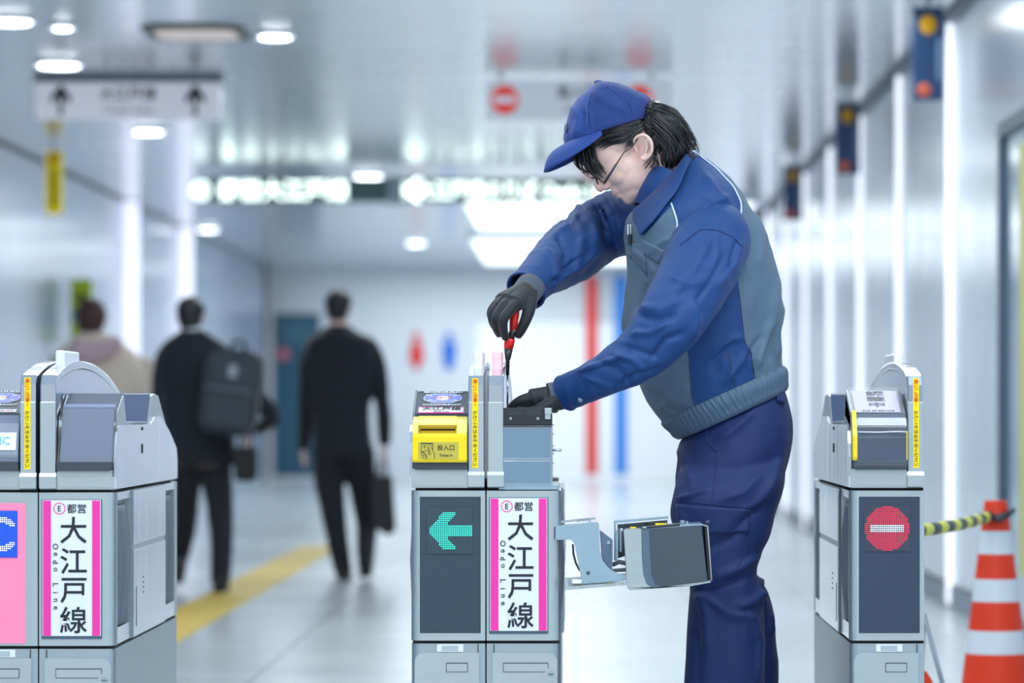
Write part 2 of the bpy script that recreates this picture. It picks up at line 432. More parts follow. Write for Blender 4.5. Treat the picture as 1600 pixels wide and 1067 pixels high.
# vertical hanging adverts along the right wall
def advert(Y, zt, zb, w, label):
    t = empty('hanging_advert', (1.72, Y, 0), label, 'sign', 'hanging adverts along the right wall')
    MB().box(-w / 2, w / 2, 0, .03, zb, zt, .003).obj('board', mk('advert_navy', (44, 74, 116), .35, 0, .25, 14), t)
    MB().ell((.0, -.002, zt - .085), (.042, .006, .05)).obj('orange_emblem', mk('advert_orange', (240, 170, 20), .5, 0, .3, 30), t)
    MB().ell((-.02, -.002, zb + .05), (.035, .006, .035)).obj('red_emblem', mk('advert_red', (230, 110, 80), .5), t)
    MB().box(w / 2 - .035, w / 2 - .01, -.003, 0, zb + .1, zt - .15).obj('text_column', mk('advert_pale', (120, 150, 180), .5, 0, .9, 60), t)
    MB().cyl((0, .015, (zt + CEIL) / 2), .006, CEIL - zt, 'z', 6).obj('hanger', FRAMED, t)
advert(FPX / 320 + CAM_Y, 2.965, 2.51, .15, 'navy hanging advert with orange emblem, nearest and largest of the row')
advert(FPX / 247 + CAM_Y, 2.945, 2.49, .15, 'navy hanging advert with orange emblem, second of the row')
advert(FPX / 197 + CAM_Y, 2.94, 2.5, .15, 'navy hanging advert with orange emblem, third of the row')
advert(FPX / 160 + CAM_Y, 2.94, 2.5, .15, 'navy hanging advert with orange emblem, farthest of the row')
# yellow hanging banner + lime sign + small blue sign at left
Yb = 18.8; s = SCL(Yb)
t = empty('hanging_banner', P(84, 0, Yb) * 1, 'narrow yellow vertical banner with an orange top hanging near the left wall', 'sign'); t.location.z = 0
za, zb_ = P(0, 334, Yb).z, P(0, 236, Yb).z
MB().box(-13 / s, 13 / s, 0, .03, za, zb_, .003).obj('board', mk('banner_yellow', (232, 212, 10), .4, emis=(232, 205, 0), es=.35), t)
MB().box(-8 / s, 8 / s, -.004, 0, zb_ - .09, zb_ - .02).obj('orange_mark', mk('banner_orange', (232, 150, 30), .5), t)
MB().box(-5 / s, 5 / s, -.004, 0, za + .05, zb_ - .12).obj('text_column', mk('banner_text', (190, 170, 30), .5, 0, .8, 50), t)
MB().cyl((0, .015, (zb_ + CEIL) / 2), .008, CEIL - zb_, 'z', 6).obj('hanger', FRAMED, t)
Yb = 22.0; s = SCL(Yb)
t = empty('floor_sign', P(127, 0, Yb), 'tall lime green sign panel behind the person in beige', 'sign'); t.location.z = 0
za, zb_ = P(0, 535, Yb).z, P(0, 436, Yb).z
MB().box(-17 / s, 17 / s, 0, .05, za, zb_, .005).obj('board', mk('lime_board', (186, 204, 30), .4), t)
MB().box(-14 / s, 14 / s, -.004, 0, P(0, 508, Yb).z, P(0, 482, Yb).z).obj('teal_band', mk('teal_band', (50, 120, 130), .5), t)
MB().prism([(-.06, zb_ - .18), (.0, zb_ - .1), (.06, zb_ - .18), (.02, zb_ - .18), (.02, zb_ - .25), (-.02, zb_ - .25), (-.02, zb_ - .18)], -.006, 0, 'y').obj('arrow', INK, t)
MB().cyl((0, .02, za / 2), .02, za, 'z', 10).obj('post', FRAMED, t)
MB().cyl((0, .02, .01), .14, .02, 'z', 20).obj('base_plate', FRAMED, t)
flat('wall_sign', 228, 262, 448, 486, YB - 8, mk('sky_sign', (110, 150, 205), .4), 'small pale blue sign over the man with the backpack', 'sign', .05)
o = bpy.data.objects['wall_sign']; o.location.y = 0

# ================================================================== traffic cone and barrier
ORANGE = mk('cone_orange', (238, 58, 14), .45, 0, .04, 8)
BANDW = mk('cone_white', (222, 230, 238), .35, 0, .04, 8)
Yc = 3.13; s = SCL(Yc); c0 = P(1556, 0, Yc)
t = empty('traffic_cone', (c0.x, Yc, 0), 'orange and white striped traffic cone tied to a black and yellow pole', 'cone')
zz = [P(0, v, Yc).z for v in (782, 829, 865, 904, 939, 984, 1020)] + [.055]
def cr(z):
    return (17.5 + (P(0, 782, Yc).z - z) / (P(0, 782, Yc).z - P(0, 1067, Yc).z) * 36) / s
def band(za, zb2, n=40):
    vs = [(cr(z) * math.cos(2 * math.pi * i / n), cr(z) * math.sin(2 * math.pi * i / n), z) for z in (za, zb2) for i in range(n)]
    return vs, [(i, (i + 1) % n, n + (i + 1) % n, n + i) for i in range(n)]
for i in range(7):
    m = MB(); v, f = band(zz[i], zz[i + 1]); m.add(v, f, 0, True)
    if i == 0:
        m.add([(cr(zz[0]) * math.cos(2 * math.pi * k / 40), cr(zz[0]) * math.sin(2 * math.pi * k / 40), zz[0]) for k in range(40)], [tuple(range(40))])
    m.obj('band', ORANGE if i % 2 == 0 else BANDW, t)
MB().prism(rrect(-.19, .19, -.19, .19, .04), 0, .055, 'z', bev=.006).obj('base', ORANGE, t)
MB().cyl((0, 0, zz[0] - .025), cr(zz[0]) + .0015, .022, 'z', 30, cap=False).obj('tape_collar', mk('brown_tape', (196, 120, 92), .5), t)
# pole of alternating rings, sagging from behind the right gate to the cone
t = empty('barrier_pole', P(1447, 826, 1.3), 'black and yellow ringed plastic pole reaching from the gate to the cone', 'pole')
a = Vector((.752, .95, .706)); mid = P(1490, 821, 2.1); e = P(1545, 806, Yc - .05)
def bez(u): return a * (1 - u) ** 2 + 2 * u * (1 - u) * (mid * 2 - (a + e) / 2) + e * u * u
BY = mk('pole_yellow', (226, 226, 40), .35); BK = mk('pole_black', (40, 46, 52), .4)
n = 15
for i in range(n):
    pts = [bez((i + j / 3) / n) - t.location for j in range(4)]
    MB().tube(pts, .0165, 14).obj('ring', BY if i % 2 else BK, t)
m = MB(); pts = []
for i in range(25):
    q = 2 * math.pi * i / 24
    pts.append(Vector((c0.x + (cr(P(0, 806, Yc).z) + .008) * math.cos(q), Yc + (cr(P(0, 806, Yc).z) + .008) * math.sin(q), P(0, 806, Yc).z + .012 * math.cos(q))) - t.location)
m.tube(pts, .008, 8, cap=False)
m.tube([P(1545, 806, Yc - .05) - t.location, P(1560, 812, Yc - .07) - t.location, P(1576, 803, Yc - .05) - t.location, P(1583, 797, Yc - .03) - t.location], .009, 8)
m.obj('tied_end', BK, t)
# small folding stand with a red panel behind the right gate
t = empty('barrier_stand', P(1462, 0, 1.6), 'slanted grey stand leg with a red foot behind the right gate', 'stand'); t.location.z = 0
z1 = P(0, 960, 1.6).z
MB().tube([(-.03, 0, z1), (.03, 0, .25), (.06, 0, .01)], .006, 8).obj('leg', mk('grey_tube', (150, 162, 172), .4, .5), t)
MB().tube([(-.03, 0, z1), (-.02, .32, .01)], .006, 8).obj('leg', mk('grey_tube', (150, 162, 172), .4, .5), t)
MB().tube([(.045, 0, .12), (-.03, 0, .12)], .005, 8).obj('crossbar', mk('grey_tube', (150, 162, 172), .4, .5), t)
MB().prism([(-.045, P(0, 1052, 1.6).z), (-.025, P(0, 1048, 1.6).z), (-.01, P(0, 1062, 1.6).z), (.04, .02), (-.06, .02)], -.01, .01, 'y').obj('foot', ORANGE, t)
SCREENB_ = mk('smoked_cover_blue', (70, 86, 114), .34, 0, .04, 3)
# ================================================================== ticket gates
K = 1 / 740.0
def lx(px): return (px - 642) * K
def lz(py): return 1 + (640 - py) * K
GL = 1.14                                       # length of a machine
UW = .157
LEDP = .00395
CYAN = mk('led_cyan', (60, 255, 215), .4, emis=(40, 245, 205), es=1.3)
LEDRED = mk('led_red', (255, 30, 70), .4, emis=(255, 20, 60), es=1.1)
LEDWHT = mk('led_white', (240, 245, 255), .4, emis=(235, 240, 255), es=1.7)
LEDBLU = mk('led_blue', (30, 90, 230), .4, emis=(30, 100, 240), es=1.1)
LEDYEL = mk('led_pale_yellow', (240, 245, 190), .4, emis=(240, 246, 190), es=1.6)
LEDOFF = mk('led_off', (74, 92, 100), .4)
LEDOFFR = mk('led_off_dim_red', (104, 66, 92), .4)
MATRIXB = mk('led_board', (48, 68, 82), .4)
MATRIXBB = mk('led_board_blue', (30, 60, 170), .4, emis=(20, 60, 190), es=.35)
PANELPINK = mk('lit_pink_panel', (244, 128, 164), .35, emis=(250, 120, 160), es=.28)
OLIVE = mk('olive_label', (196, 178, 70), .4)
MIRROR = mk('mirror_sheet', (150, 178, 200), .1, .92, .05, 4, rvar=.04)
ZINC = mk('zinc_sheet', (176, 200, 214), .28, .8, .06, 8, .1, 30, rvar=.06)

def inpoly(x, y, poly):
    c = False; j = len(poly) - 1
    for i in range(len(poly)):
        xi, yi = poly[i]; xj, yj = poly[j]
        if (yi > y) != (yj > y) and x < (xj - xi) * (y - yi) / (yj - yi) + xi: c = not c
        j = i
    return c
def led(parent, xc, zc, n, fn, mats, yf, board):
    """dot matrix centred at xc, zc; fn(u, v) -> material number"""
    h = n * LEDP / 2
    b = MB().box(xc - h - .001, xc + h + .001, yf - .002, yf + .001, zc - h - .001, zc + h + .001).obj('dot_matrix', board, parent)
    m = MB()
    for i in range(n):
        for j in range(n):
            u = (i + .5) / n; v = (j + .5) / n
            k = fn(u, v); r = .00135 if k else .0010
            cx, cz = xc - h + (i + .5) * LEDP, zc + h - (j + .5) * LEDP
            m.add([(cx + r * math.cos(a * math.pi / 3), yf - .0028, cz + r * math.sin(a * math.pi / 3)) for a in range(6)] , [(0, 1, 2, 3, 4, 5)], k)
    o = m.obj('led_dots', mats, b); o['kind'] = 'stuff'
    return b
ARROW = [(.01, .5), (.36, .08), (.66, .08), (.42, .38), (1, .38), (1, .62), (.42, .62), (.66, .92), (.36, .92)]
def f_arrow(u, v): return 1 if inpoly(u, v, ARROW) else 0
def f_noentry(u, v):
    if (u - .5) ** 2 + (v - .5) ** 2 > .25: return 0
    return 2 if abs(v - .5) < .09 and abs(u - .5) < .39 else 1
def f_ic(u, v):
    # letters I C, pale yellow on blue
    if .06 < u < .2 and .12 < v < .88: return 1
    d = math.hypot((u - .68) / .9, v - .5)
    if .24 < d < .38 and not (u > .82 and abs(v - .5) < .16): return 1
    return 2

def line_label(parent, xc, yf, sc=1.0):
    """pink edged line name plate, 89 x 200 px in the photograph"""
    x0, x1 = xc - 45.5 * K, xc + 45.5 * K; z0, z1 = lz(988), lz(777)
    fr = MB().box(x0 - .001, x1 + .001, yf - .003, yf, z0 - .003, z1, .0008).obj('line_label', mk('label_edge', (70, 92, 110), .3), parent)
    MB().box(x0 + .0012, x1 - .0012, yf - .0042, yf - .003, z0 + .0035, z1 - .0015).obj('label_sheet', PAPER, fr)
    w = 12.3 * K
    m = MB().box(x0 + .0025, x0 + .0025 + w, yf - .0046, yf - .0042, z0 + .004, z1 - .0025).box(x1 - .0025 - w, x1 - .0025, yf - .0046, yf - .0042, z0 + .004, z1 - .0025)
    m.obj('pink_stripe', PINK, fr)
    T = []
    yt = yf - .0047
    big = 41 * K
    for ch, py in zip('大江戸線', (824, 871, 916, 961)):
        o = text(ch, big * 1.05, front(xc + 3 * K, yt, lz(py)), INK, None, bold=.011); T.append(o)
    T.append(text('都営', .0205, front(xc + 7.5 * K, yt, lz(791)), INK, None, bold=.012))
    T.append(text('Oedo Line', .0112, front(xc - 24.5 * K, yt, lz(898)), INK, None, bold=.004, ax='CENTER'))
    # the latin line runs downwards, letters turned and spaced
    bpy.data.objects.remove(T.pop())
    for i, ch in enumerate('Oedo Line'):
        if ch == ' ': continue
        T.append(text(ch, .0165, front(xc - 24.5 * K, yt, lz(849 + i * 11.7), -90), INK, None, bold=.012))
    o = joinmesh(T, 'lettering', fr)
    m = MB(); cx, cz = xc - 18.5 * K, lz(791); n = 28
    for i in range(n):
        a, b2 = 2 * math.pi * i / n, 2 * math.pi * (i + 1) / n
        ro, ri = 9.2 * K, 7.8 * K
        m.add([(cx + ro * math.cos(a), yt, cz + ro * math.sin(a)), (cx + ro * math.cos(b2), yt, cz + ro * math.sin(b2)), (cx + ri * math.cos(b2), yt, cz + ri * math.sin(b2)), (cx + ri * math.cos(a), yt, cz + ri * math.sin(a))], [(0, 1, 2, 3)])
    m.obj('line_emblem', PINK, fr)
    text('E', .0165, front(cx, yt - .0002, cz), INK, fr, bold=.006)
    return fr

def display(parent, xc, yf, kind):
    x0, x1 = xc - 46.5 * K, xc + 46.5 * K; z0, z1 = lz(988), lz(777)
    if kind == 'pink':
        d = MB().prism(rrect(x0, x1, z0 - .012, z1 - .008, .003), yf - .003, yf, 'y').obj('display_panel', PANELPINK, parent)
        led(d, xc - .0015, lz(830), 24, f_ic, [LEDOFF, LEDYEL, LEDBLU], yf - .003, MATRIXBB)
        return d
    d = MB().prism(rrect(x0, x1, z0, z1, .003), yf - .003, yf, 'y').obj('display_panel', DISPLAY if kind == 'arrow' else DISPLAYR, parent)
    MB().box(x0 - .0012, x1 + .0012, yf - .0015, yf, z0 - .0012, z1 + .0012).obj('display_rim', mk('display_rim', (30, 42, 54), .4), d)
    if kind == 'arrow': led(d, xc - .0005, lz(829), 24, f_arrow, [LEDOFF, CYAN, CYAN], yf - .003, MATRIXB)
    else: led(d, xc - .005, lz(825.5), 24, f_noentry, [LEDOFFR, LEDRED, LEDWHT], yf - .003, MATRIXB)
    return d

SLOPE_A = (.018, .990); SLOPE_B = (.150, 1.038)       # (y, z) of the reader slope
SL_ANG = math.degrees(math.atan2(SLOPE_B[1] - SLOPE_A[1], SLOPE_B[0] - SLOPE_A[0]))
def slope(x, v, lift=.0):
    """text matrix on the inclined reader plate, v 0 (front edge) .. 1 (rear edge)"""
    a = R(SL_ANG)
    return Matrix.Translation((x, SLOPE_A[0] + (SLOPE_B[0] - SLOPE_A[0]) * v - math.sin(a) * lift, SLOPE_A[1] + (SLOPE_B[1] - SLOPE_A[1]) * v + math.cos(a) * lift)) @ Matrix.Rotation(a, 4, 'X')
SLEN = math.hypot(SLOPE_B[0] - SLOPE_A[0], SLOPE_B[1] - SLOPE_A[1])

def reader_decals(pl, x0, x1, strip=True, v0=.30):
    """tap plate of the card reader: white bands, octagonal blue touch mark"""
    xc = (x0 + x1) / 2; w = (x1 - x0)
    MB().box(-w * .37, w * .37, -.0045, .0045, 0, .0006, M=slope(xc, .93, .003)).obj('white_band', PAPER, pl)
    MB().box(-w * .36, w * .36, -.0045, .0045, 0, .0006, M=slope(xc, .37, .003)).obj('white_band', PAPER, pl)
    pts = [(-.37, 0), (-.345, .1), (-.2, .21), (.2, .21), (.345, .1), (.37, 0), (.345, -.1), (.2, -.21), (-.2, -.21), (-.345, -.1)]
    hh = SLEN
    M_ = slope(xc, .655, .003)
    MB().prism([(p[0] * w, p[1] * hh) for p in pts], 0, .0005, 'z', M=M_).obj('touch_mark_edge', PAPER, pl)
    MB().prism([(p[0] * w * .96, p[1] * hh * .93) for p in pts], 0.0005, .0009, 'z', M=M_).obj('touch_mark', BLUED, pl)
    m = MB().ell((0, 0, .0009), (w * .15, hh * .095, .0004), u=24, v=6); me = m
    o = m.obj('touch_oval', PAPER, pl); o.data.transform(M_)
    text('ICカード', .009, slope(xc, .655, .0046), mk('decal_red', (220, 60, 80), .4), pl, bold=.02, sy=1.4)
    m = MB()
    for sx in (-1, 1):
        for sy in (-1, 1):
            m.box(-.006, .006, -.0012, .0012, .0009, .0012, M=M_ @ Matrix.Translation((sx * w * .25, sy * hh * .1, 0)) @ Matrix.Rotation(R(35 * sx * sy), 4, 'Z'))
    m.obj('wave_mark', PAPER, pl)
    text('タッチしてください', .0085, slope(xc, .79, .0044), PAPER, pl, sy=1.3)
    text('Please touch here', .0085, slope(xc, .52, .0044), PAPER, pl, sy=1.3)
    text('ICカードはここにタッチしてください', .0062, slope(xc, .93, .004), INK, pl, sy=1.2)
    text('Please touch your IC card here', .0062, slope(xc, .37, .004), INK, pl, sy=1.2)
    if strip:
        MB().box(-w * .44, w * .43, -.019, .019, 0, .0006, M=slope(xc + .0, .12, .0035)).obj('line_strip', PINK, pl)
        MB().box(-w * .43, w * .42, -.014, .014, .0006, .0009, M=slope(xc + .0, .12, .0035)).obj('strip_sheet', PAPER, pl)
        text('大江戸線', .0225, slope(xc, .17, .0048), INK, pl, bold=.02, sx=.92)
        text('Oedo Line', .0075, slope(xc, .035, .0048), INK, pl)

def fin(root, x0, x1, sticker, lamp, lampmat, top=1.106):
    """arched guard between two units: rim, inset side sheet, lamp, front strip"""
    def arch(e, n=16):
        # outline in (y, z), shrunk by e
        pts = [(e - .004, .835), (e - .004, 1.052 - e * .6), (.012 + e, 1.072 - e)]
        y0, z0 = .012 + e, 1.072 - e
        for i in range(1, n):
            u = i / n
            y = .012 + (GL - .1) * u
            z = 1.072 + (top - 1.072) * (1 - abs(2 * min(u * 1.35, 1) - 1) ** 2.0) if u < .37 else top - (top - 1.035) * ((u - .37) / .63) ** 2
            pts.append((min(max(y, y0), GL - .08 - e), z - e))
        pts += [(GL - .08 - e, 1.03 - e), (GL - .06 - e, .98), (GL - .06 - e, .835)]
        return pts
    A, B = arch(0), arch(.017)
    n = len(A); m = MB()
    vs = [(x, p[0], p[1]) for x in (x0, x1) for p in A] + [(x, p[0], p[1]) for x in (x0, x1) for p in B]
    fs = []
    for i in range(n - 1):
        fs += [(i, i + 1, n + i + 1, n + i), (2 * n + i + 1, 2 * n + i, 3 * n + i, 3 * n + i + 1), (i + 1, i, 2 * n + i, 2 * n + i + 1), (n + i, n + i + 1, 3 * n + i + 1, 3 * n + i)]
    m.add(vs, fs, 0)
    g = m.obj('guard_fin', POLISH, root)
    mod = g.modifiers.new('bevel', 'BEVEL'); mod.width = .003; mod.segments = 2; mod.limit_method = 'ANGLE'; mod.angle_limit = R(50)
    MB().prism([(p[0] + .001, p[1] - .001) for p in B], x0 + .002, x1 - .002, 'x').obj('side_sheet', mk('fin_sheet', (176, 184, 204), .12, .6, .05, 3, coat=.3), g)
    # brushed front face plate with a step near the top
    MB().box(x0 + .0005, x1 - .0005, -.0075, .0, .868, 1.016, .001).obj('front_plate', STEEL, g)
    MB().prism([(-.004, .835), (-.012, .838), (-.012, .862), (-.0075, .870), (.01, .870), (.01, .835)], x0 - .001, x1 + .001, 'x', bev=.001).obj('foot_cap', STEEL, g)
    if sticker:
        xm = (x0 + x1) / 2 + sticker
        w = 4.6 * K
        za, zb = lz(731), lz(591)
        st = MB().box(xm - w, xm + w, -.0085, -.0074, za, 1.016).box(xm - w, xm + w, -.0055, -.0035, 1.016, zb).obj('warning_strip', TAPEY, g)
        T = []
        msg = '扉にご注意！ かけこみはおやめください'
        z = lz(596)
        for i, ch in enumerate(msg):
            step = 7.35 * K
            yy = -.0089 if z < 1.016 else -.0062
            if ch != ' ': T.append(text(ch, .0098, front(xm, yy, z), INKR if i < 6 else INK, None, bold=.006))
            z -= step if ch != ' ' else step * .6
        joinmesh(T, 'lettering', st)
    if lamp:
        ya, yb = lamp
        MB().box(x0 + .007, x1 - .006, ya, yb, 1.06, 1.125, .004).obj('guide_lamp', lampmat, g)
    return g

def unit(root, x0, mirror, hood, face, finmode):
    """one half of a machine: x0 its left edge; mirror: its outer side is on the right"""
    X = (lambda a: x0 + UW - a) if mirror else (lambda a: x0 + a)
    def bx(m, a, b, *r, **k):
        p, q = X(a), X(b); return m.box(min(p, q), max(p, q), *r, **k)
    def pr(m, pts, a, b, *r, **k):
        p, q = X(a), X(b); return m.prism(pts, min(p, q), max(p, q), *r, **k)
    def plan(pts): return [(X(a), b) for a, b in pts]
    rr = .02
    cor = [(rr - rr * math.sin(R(t)), rr - rr * math.cos(R(t))) for t in range(0, 91, 15)]     # outer front corner
    # mid body with recesses for the flap housings
    P1 = [(UW, .0)] + cor + [(0, .035), (.018, .035), (.018, .245), (0, .245), (-.004, .26), (-.004, .84), (0, .855), (.018, .855), (.018, 1.065), (0, 1.065), (0, GL - rr), (rr, GL), (UW, GL)]
    m = MB().prism(plan(P1), .5125, .829, 'z'); body = m.obj('cabinet_body', STEEL, root)
    # side skins, flaps and the blocks above and below them
    skin = MB(); bx(skin, -.006, -.003, .262, .838, .515, .70, .001); bx(skin, -.006, -.003, .262, .838, .712, .826, .001)
    skin.obj('side_panel', SIDE, body)
    for (ya, yb) in ((.037, .243), (.857, 1.063)):
        for za_, zb_, d_ in ((.5135, .548, .0), (.812, .8285, .0)):
            hb = MB(); bx(hb, d_, .02, ya, yb, za_, zb_, .001); hb.obj('housing_block', SIDE, body)
        n = 12; vs = []; zs = [.55, .57, .62, .68, .74, .785, .80]
        for zi, z in enumerate(zs):
            bul = .010 * math.sin(math.pi * (z - .55) / .25)
            for i in range(n + 1):
                u = i / n
                vs.append((X(.012 - bul - .008 * math.sin(math.pi * u) - .002 * math.sin(u * 19)), ya + .006 + (yb - ya - .012) * u, z))
        mm = MB().add(vs, [(r * (n + 1) + i, r * (n + 1) + i + 1, (r + 1) * (n + 1) + i + 1, (r + 1) * (n + 1) + i) for r in range(len(zs) - 1) for i in range(n)], 0, True)
        fo = mm.obj('flap', FLAP, body); sm = fo.modifiers.new('solid', 'SOLIDIFY'); sm.thickness = .003
    sl = MB(); bx(sl, -.0068, -.0055, .30, .304, .535, .62)
    for i in range(4): bx(sl, -.0068, -.0055, .42, .43, .60 + i * .011, .604 + i * .011)
    sl.obj('slot_marks', mk('slot_grey', (96, 108, 120), .5), body)
    # base with inset door
    P2 = [(UW, .002)] + [(a + .001, b + .002) for a, b in cor] + [(.001, GL - rr), (rr, GL), (UW, GL)]
    m = MB().prism(plan(P2), .0, .506, 'z', ); base = m.obj('cabinet_base', STEELD, root)
    gp = MB(); bx(gp, .004, UW - .001, .008, GL - .02, .505, .5135); gp.obj('shadow_gap', DARKGAP, root)
    gp = MB(); bx(gp, .010, UW - .001, .01, GL - .06, .828, .836); gp.obj('shadow_gap', DARKGAP, root)
    d0, d1 = .008, UW - .012
    a, b = X(d0), X(d1)
    door = MB().prism(rrect(min(a, b), max(a, b), .04, .487, .02, corners=(0, 0, 1 if mirror else 0, 0 if mirror else 1)), -.004, .003, 'y', bev=.0015).obj('access_panel', STEEL, root)
    hm = MB(); bx(hm, UW - .016, UW - .0145, -.001, .004, .02, .505); hm.obj('door_seam', DARKGAP, root)
    c, w = (.092, .022) if not mirror else (UW - (.144), .0) , 0
    if mirror: hx0, hx1 = x0 + lx(785) - lx(759.5), x0 + lx(856) - lx(759.5)
    else: hx0, hx1 = x0 + lx(697), x0 + lx(731)
    MB().prism(rrect(hx0, hx1, lz(1050), lz(1035), .002), -.0055, -.004, 'y').obj('recess_rim', mk('recess_dark', (66, 78, 90), .5), door)
    MB().prism(rrect(hx0 + .0015, hx1 - .0015, lz(1050) + .0015, lz(1035) - .0022, .0015), -.0062, -.0055, 'y').obj('pull_plate', STEEL, door)
    if mirror:
        kx = x0 + lx(860) - lx(759.5); kz = lz(1053)
        MB().cyl((kx, -.005, kz), .0135, .004, 'y', 28).obj('lock_ring', POLISH, door)
        MB().cyl((kx, -.0075, kz), .009, .003, 'y', 24).box(kx - .005, kx + .005, -.0095, -.009, kz - .0008, kz + .0008, mi=1).obj('lock_barrel', [STEELD, DARKGAP], door)
    else:
        MB().box(x0 + lx(683), x0 + lx(724), -.001, .003, lz(1018), lz(1006.5)).obj('maker_sticker', PAPER, root)
        mm = MB()
        for i in range(4): mm.box(x0 + lx(690), x0 + lx(716), -.0014, -.001, lz(1010 + i * 2.1), lz(1009.2 + i * 2.1))
        mm.obj('sticker_print', INKG, root)
    # front fascia of the mid body: display or label
    fx = X(UW / 2 + (.002 if not mirror else -.000))
    if face == 'label': line_label(root, x0 + lx(809.5) - lx(759.5), 0.0)
    else: display(root, x0 + (lx(703.5) if face != 'pink' else .069), 0.0, face)
    # fin
    f0, f1 = sorted((X(.1215), X(.1545)))
    if finmode: fin(root, f0, f1, *finmode)
    # hood
    if hood is None: return
    HB = [(0, .835), (-.001, .868), (.004, .873), (.02, .885), (.024, .97), (.034, .985), (.15, 1.030), (.165, 1.030), (.20, .975), (.3, .968), (.58, .968), (.64, 1.03), (.70, 1.036), (.77, 1.032), (.92, .965), (1.07, .93), (1.10, .90), (1.105, .835)]
    m = MB(); pr(m, HB, .003, .1205, 'x'); hd = m.obj('hood', STEEL, root)
    ch = [(0.0, .836), (-.004, .86), (-.003, .90), (.006, .93), (.02, .955), (.04, .968), (.56, .968), (.60, .972), (.66, .985), (.78, .985), (.95, .95), (1.09, .91), (1.108, .88), (1.108, .836)]
    m = MB(); pr(m, ch, -.003, .003, 'x', bev=.0015); m.obj('side_cheek', SIDE, hd)
    m = MB(); pr(m, [(.21, .969), (.57, .969), (.57, .974), (.21, .974)], .004, .12, 'x', bev=.001); m.obj('flat_deck', STEELD, hd)
    rs = MB(); pr(rs, [(.572, .970), (.632, 1.034), (.645, 1.037), (.60, .970)], .006, .119, 'x'); rs.obj('rear_screen', SCREENB_, hd)
    m = MB(); bx(m, -.0045, -.003, .42, .432, .905, .925); bx(m, -.0045, -.003, .42, .432, .955, .962); m.obj('side_slot', DARKGAP, hd)
    # silver lip below the dark base strip
    xa, xb = sorted((X(.0015), X(.1195)))
    m = MB(); m.prism(rrect(xa, xb, .8385, .8755, .004), -.004, .01, 'y', bev=.001); m.obj('front_lip', STEEL, hd)
    xa, xb = sorted((X(.0045), X(.119)))
    m = MB(); m.prism(rrect(xa, xb, .8735, .892, .009, corners=((0 if mirror else 1), (1 if mirror else 0), 0, 0)), -.018, .018, 'y', bev=.0012); m.obj('base_strip', CHAR, hd)
    if hood == 'screen':
        MB().prism([(.036, .987), (.05, .998), (.15, 1.034), (.166, 1.034), (.166, 1.0), (.05, .98)], xa + .002, xb, 'x', bev=.001).obj('rear_cover', mk('smoked_dark', (52, 66, 90), .25), hd)
        m = MB().prism([(-.008, .890), (.035, 1.004), (.045, 1.010), (.06, 1.008), (.06, .890)], xa + .005, xb, 'x', bev=.002); s = m.obj('screen_cover', SCREENB_, hd)
        MB().prism([(.036, 1.004), (.046, 1.0115), (.058, 1.0115), (.052, 1.004)], xa + .006, xb - .001, 'x').obj('top_bevel', mk('screen_bevel', (150, 160, 190), .1, .2), s)
        MB().prism([(-.006, .890), (.05, 1.03), (.056, 1.03), (.0, .890)], xa, xa + .0035, 'x').obj('gap_strip', BLACKP, s)  # black strip stands for the dark gap beside the fin
        MB().prism([(-.012, .862), (.034, .995), (.034, .89)], xb + .0002, xb + .002, 'x').obj('screen_edge', BLACKP, s)
        return
    m = MB(); pr(m, [(SLOPE_A[0] - .001, SLOPE_A[1] - .012), (SLOPE_A[0], SLOPE_A[1] + .002), (SLOPE_B[0], SLOPE_B[1] + .002), (SLOPE_B[0] + .006, SLOPE_B[1] - .004), (SLOPE_B[0] + .002, SLOPE_B[1] - .03)], .0075, .1195, 'x', bev=.001)
    pl = m.obj('reader_plate', mk('reader_charcoal', (58, 66, 78), .3), hd)
    m = MB(); pr(m, [(SLOPE_A[0] - .004, SLOPE_A[1] - .03), (SLOPE_A[0], SLOPE_A[1] + .004), (SLOPE_B[0] + .002, SLOPE_B[1] + .005), (SLOPE_B[0] + .03, SLOPE_B[1] - .05)], .003, .0078, 'x', bev=.001)
    m.obj('plate_side', mk('plate_side', (120, 130, 142), .3, .3), hd)
    x0d, x1d = xa + .003, xb
    if hood == 'ticket':
        reader_decals(pl, x0d, x1d)
        # yellow ticket slot unit
        yb = MB().prism([(-.026, .889), (-.029, .894), (-.029, .944), (-.0255, .950), (-.006, .950), (-.006, .889)], xa, xb, 'x', bev=.0015).obj('ticket_slot', YELLOW, hd)
        c0, c1 = x0 + lx(654) , x0 + lx(714)
        MB().prism([(-.0255, .9495), (-.0235, .953), (-.006, .972), (0.018, .986), (.018, .9495)], xa, c0, 'x', bev=.001).prism([(-.0255, .9495), (-.0235, .953), (-.006, .972), (0.018, .986), (.018, .9495)], c1, xb, 'x', bev=.001).obj('slot_cheek', YELLOWL, yb)
        MB().prism([(-.012, .968), (-.006, .973), (.018, .987), (.018, .962), (.0, .962)], c0, c1, 'x').obj('slot_brow', YELLOWL, yb)
        MB().box(c0, c1, -.0, .018, .949, .968).obj('slot_back', mk('slot_yellow_deep', (226, 186, 20), .5), yb)
        MB().box(c0 + .004, c1 - .004, -.0012, 0, .956, .9595).obj('slot_mouth', DARKGAP, yb)
        lb = MB().box(x0 + lx(655), x0 + lx(717), -.0302, -.029, lz(717), lz(690.5), .0004).obj('ticket_label', OLIVE, yb)
        T = [text('投入口', .0125, front(x0 + lx(697.5), -.0306, lz(699)), INK, None, bold=.006), text('Ticket In', .0078, front(x0 + lx(697.5), -.0306, lz(711)), INK, None, bold=.004)]
        joinmesh(T, 'lettering', lb)
        # pictogram: slot bar, arrow, ticket in a hand
        def px(a, b): return (x0 + lx(620 + a / 4.267), lz(530 + b / 4.267))
        mm = MB(); q = -.0306
        mm.prism([px(163, 697), px(246, 697), px(246, 690), px(163, 690)], q, q + .0004, 'y')
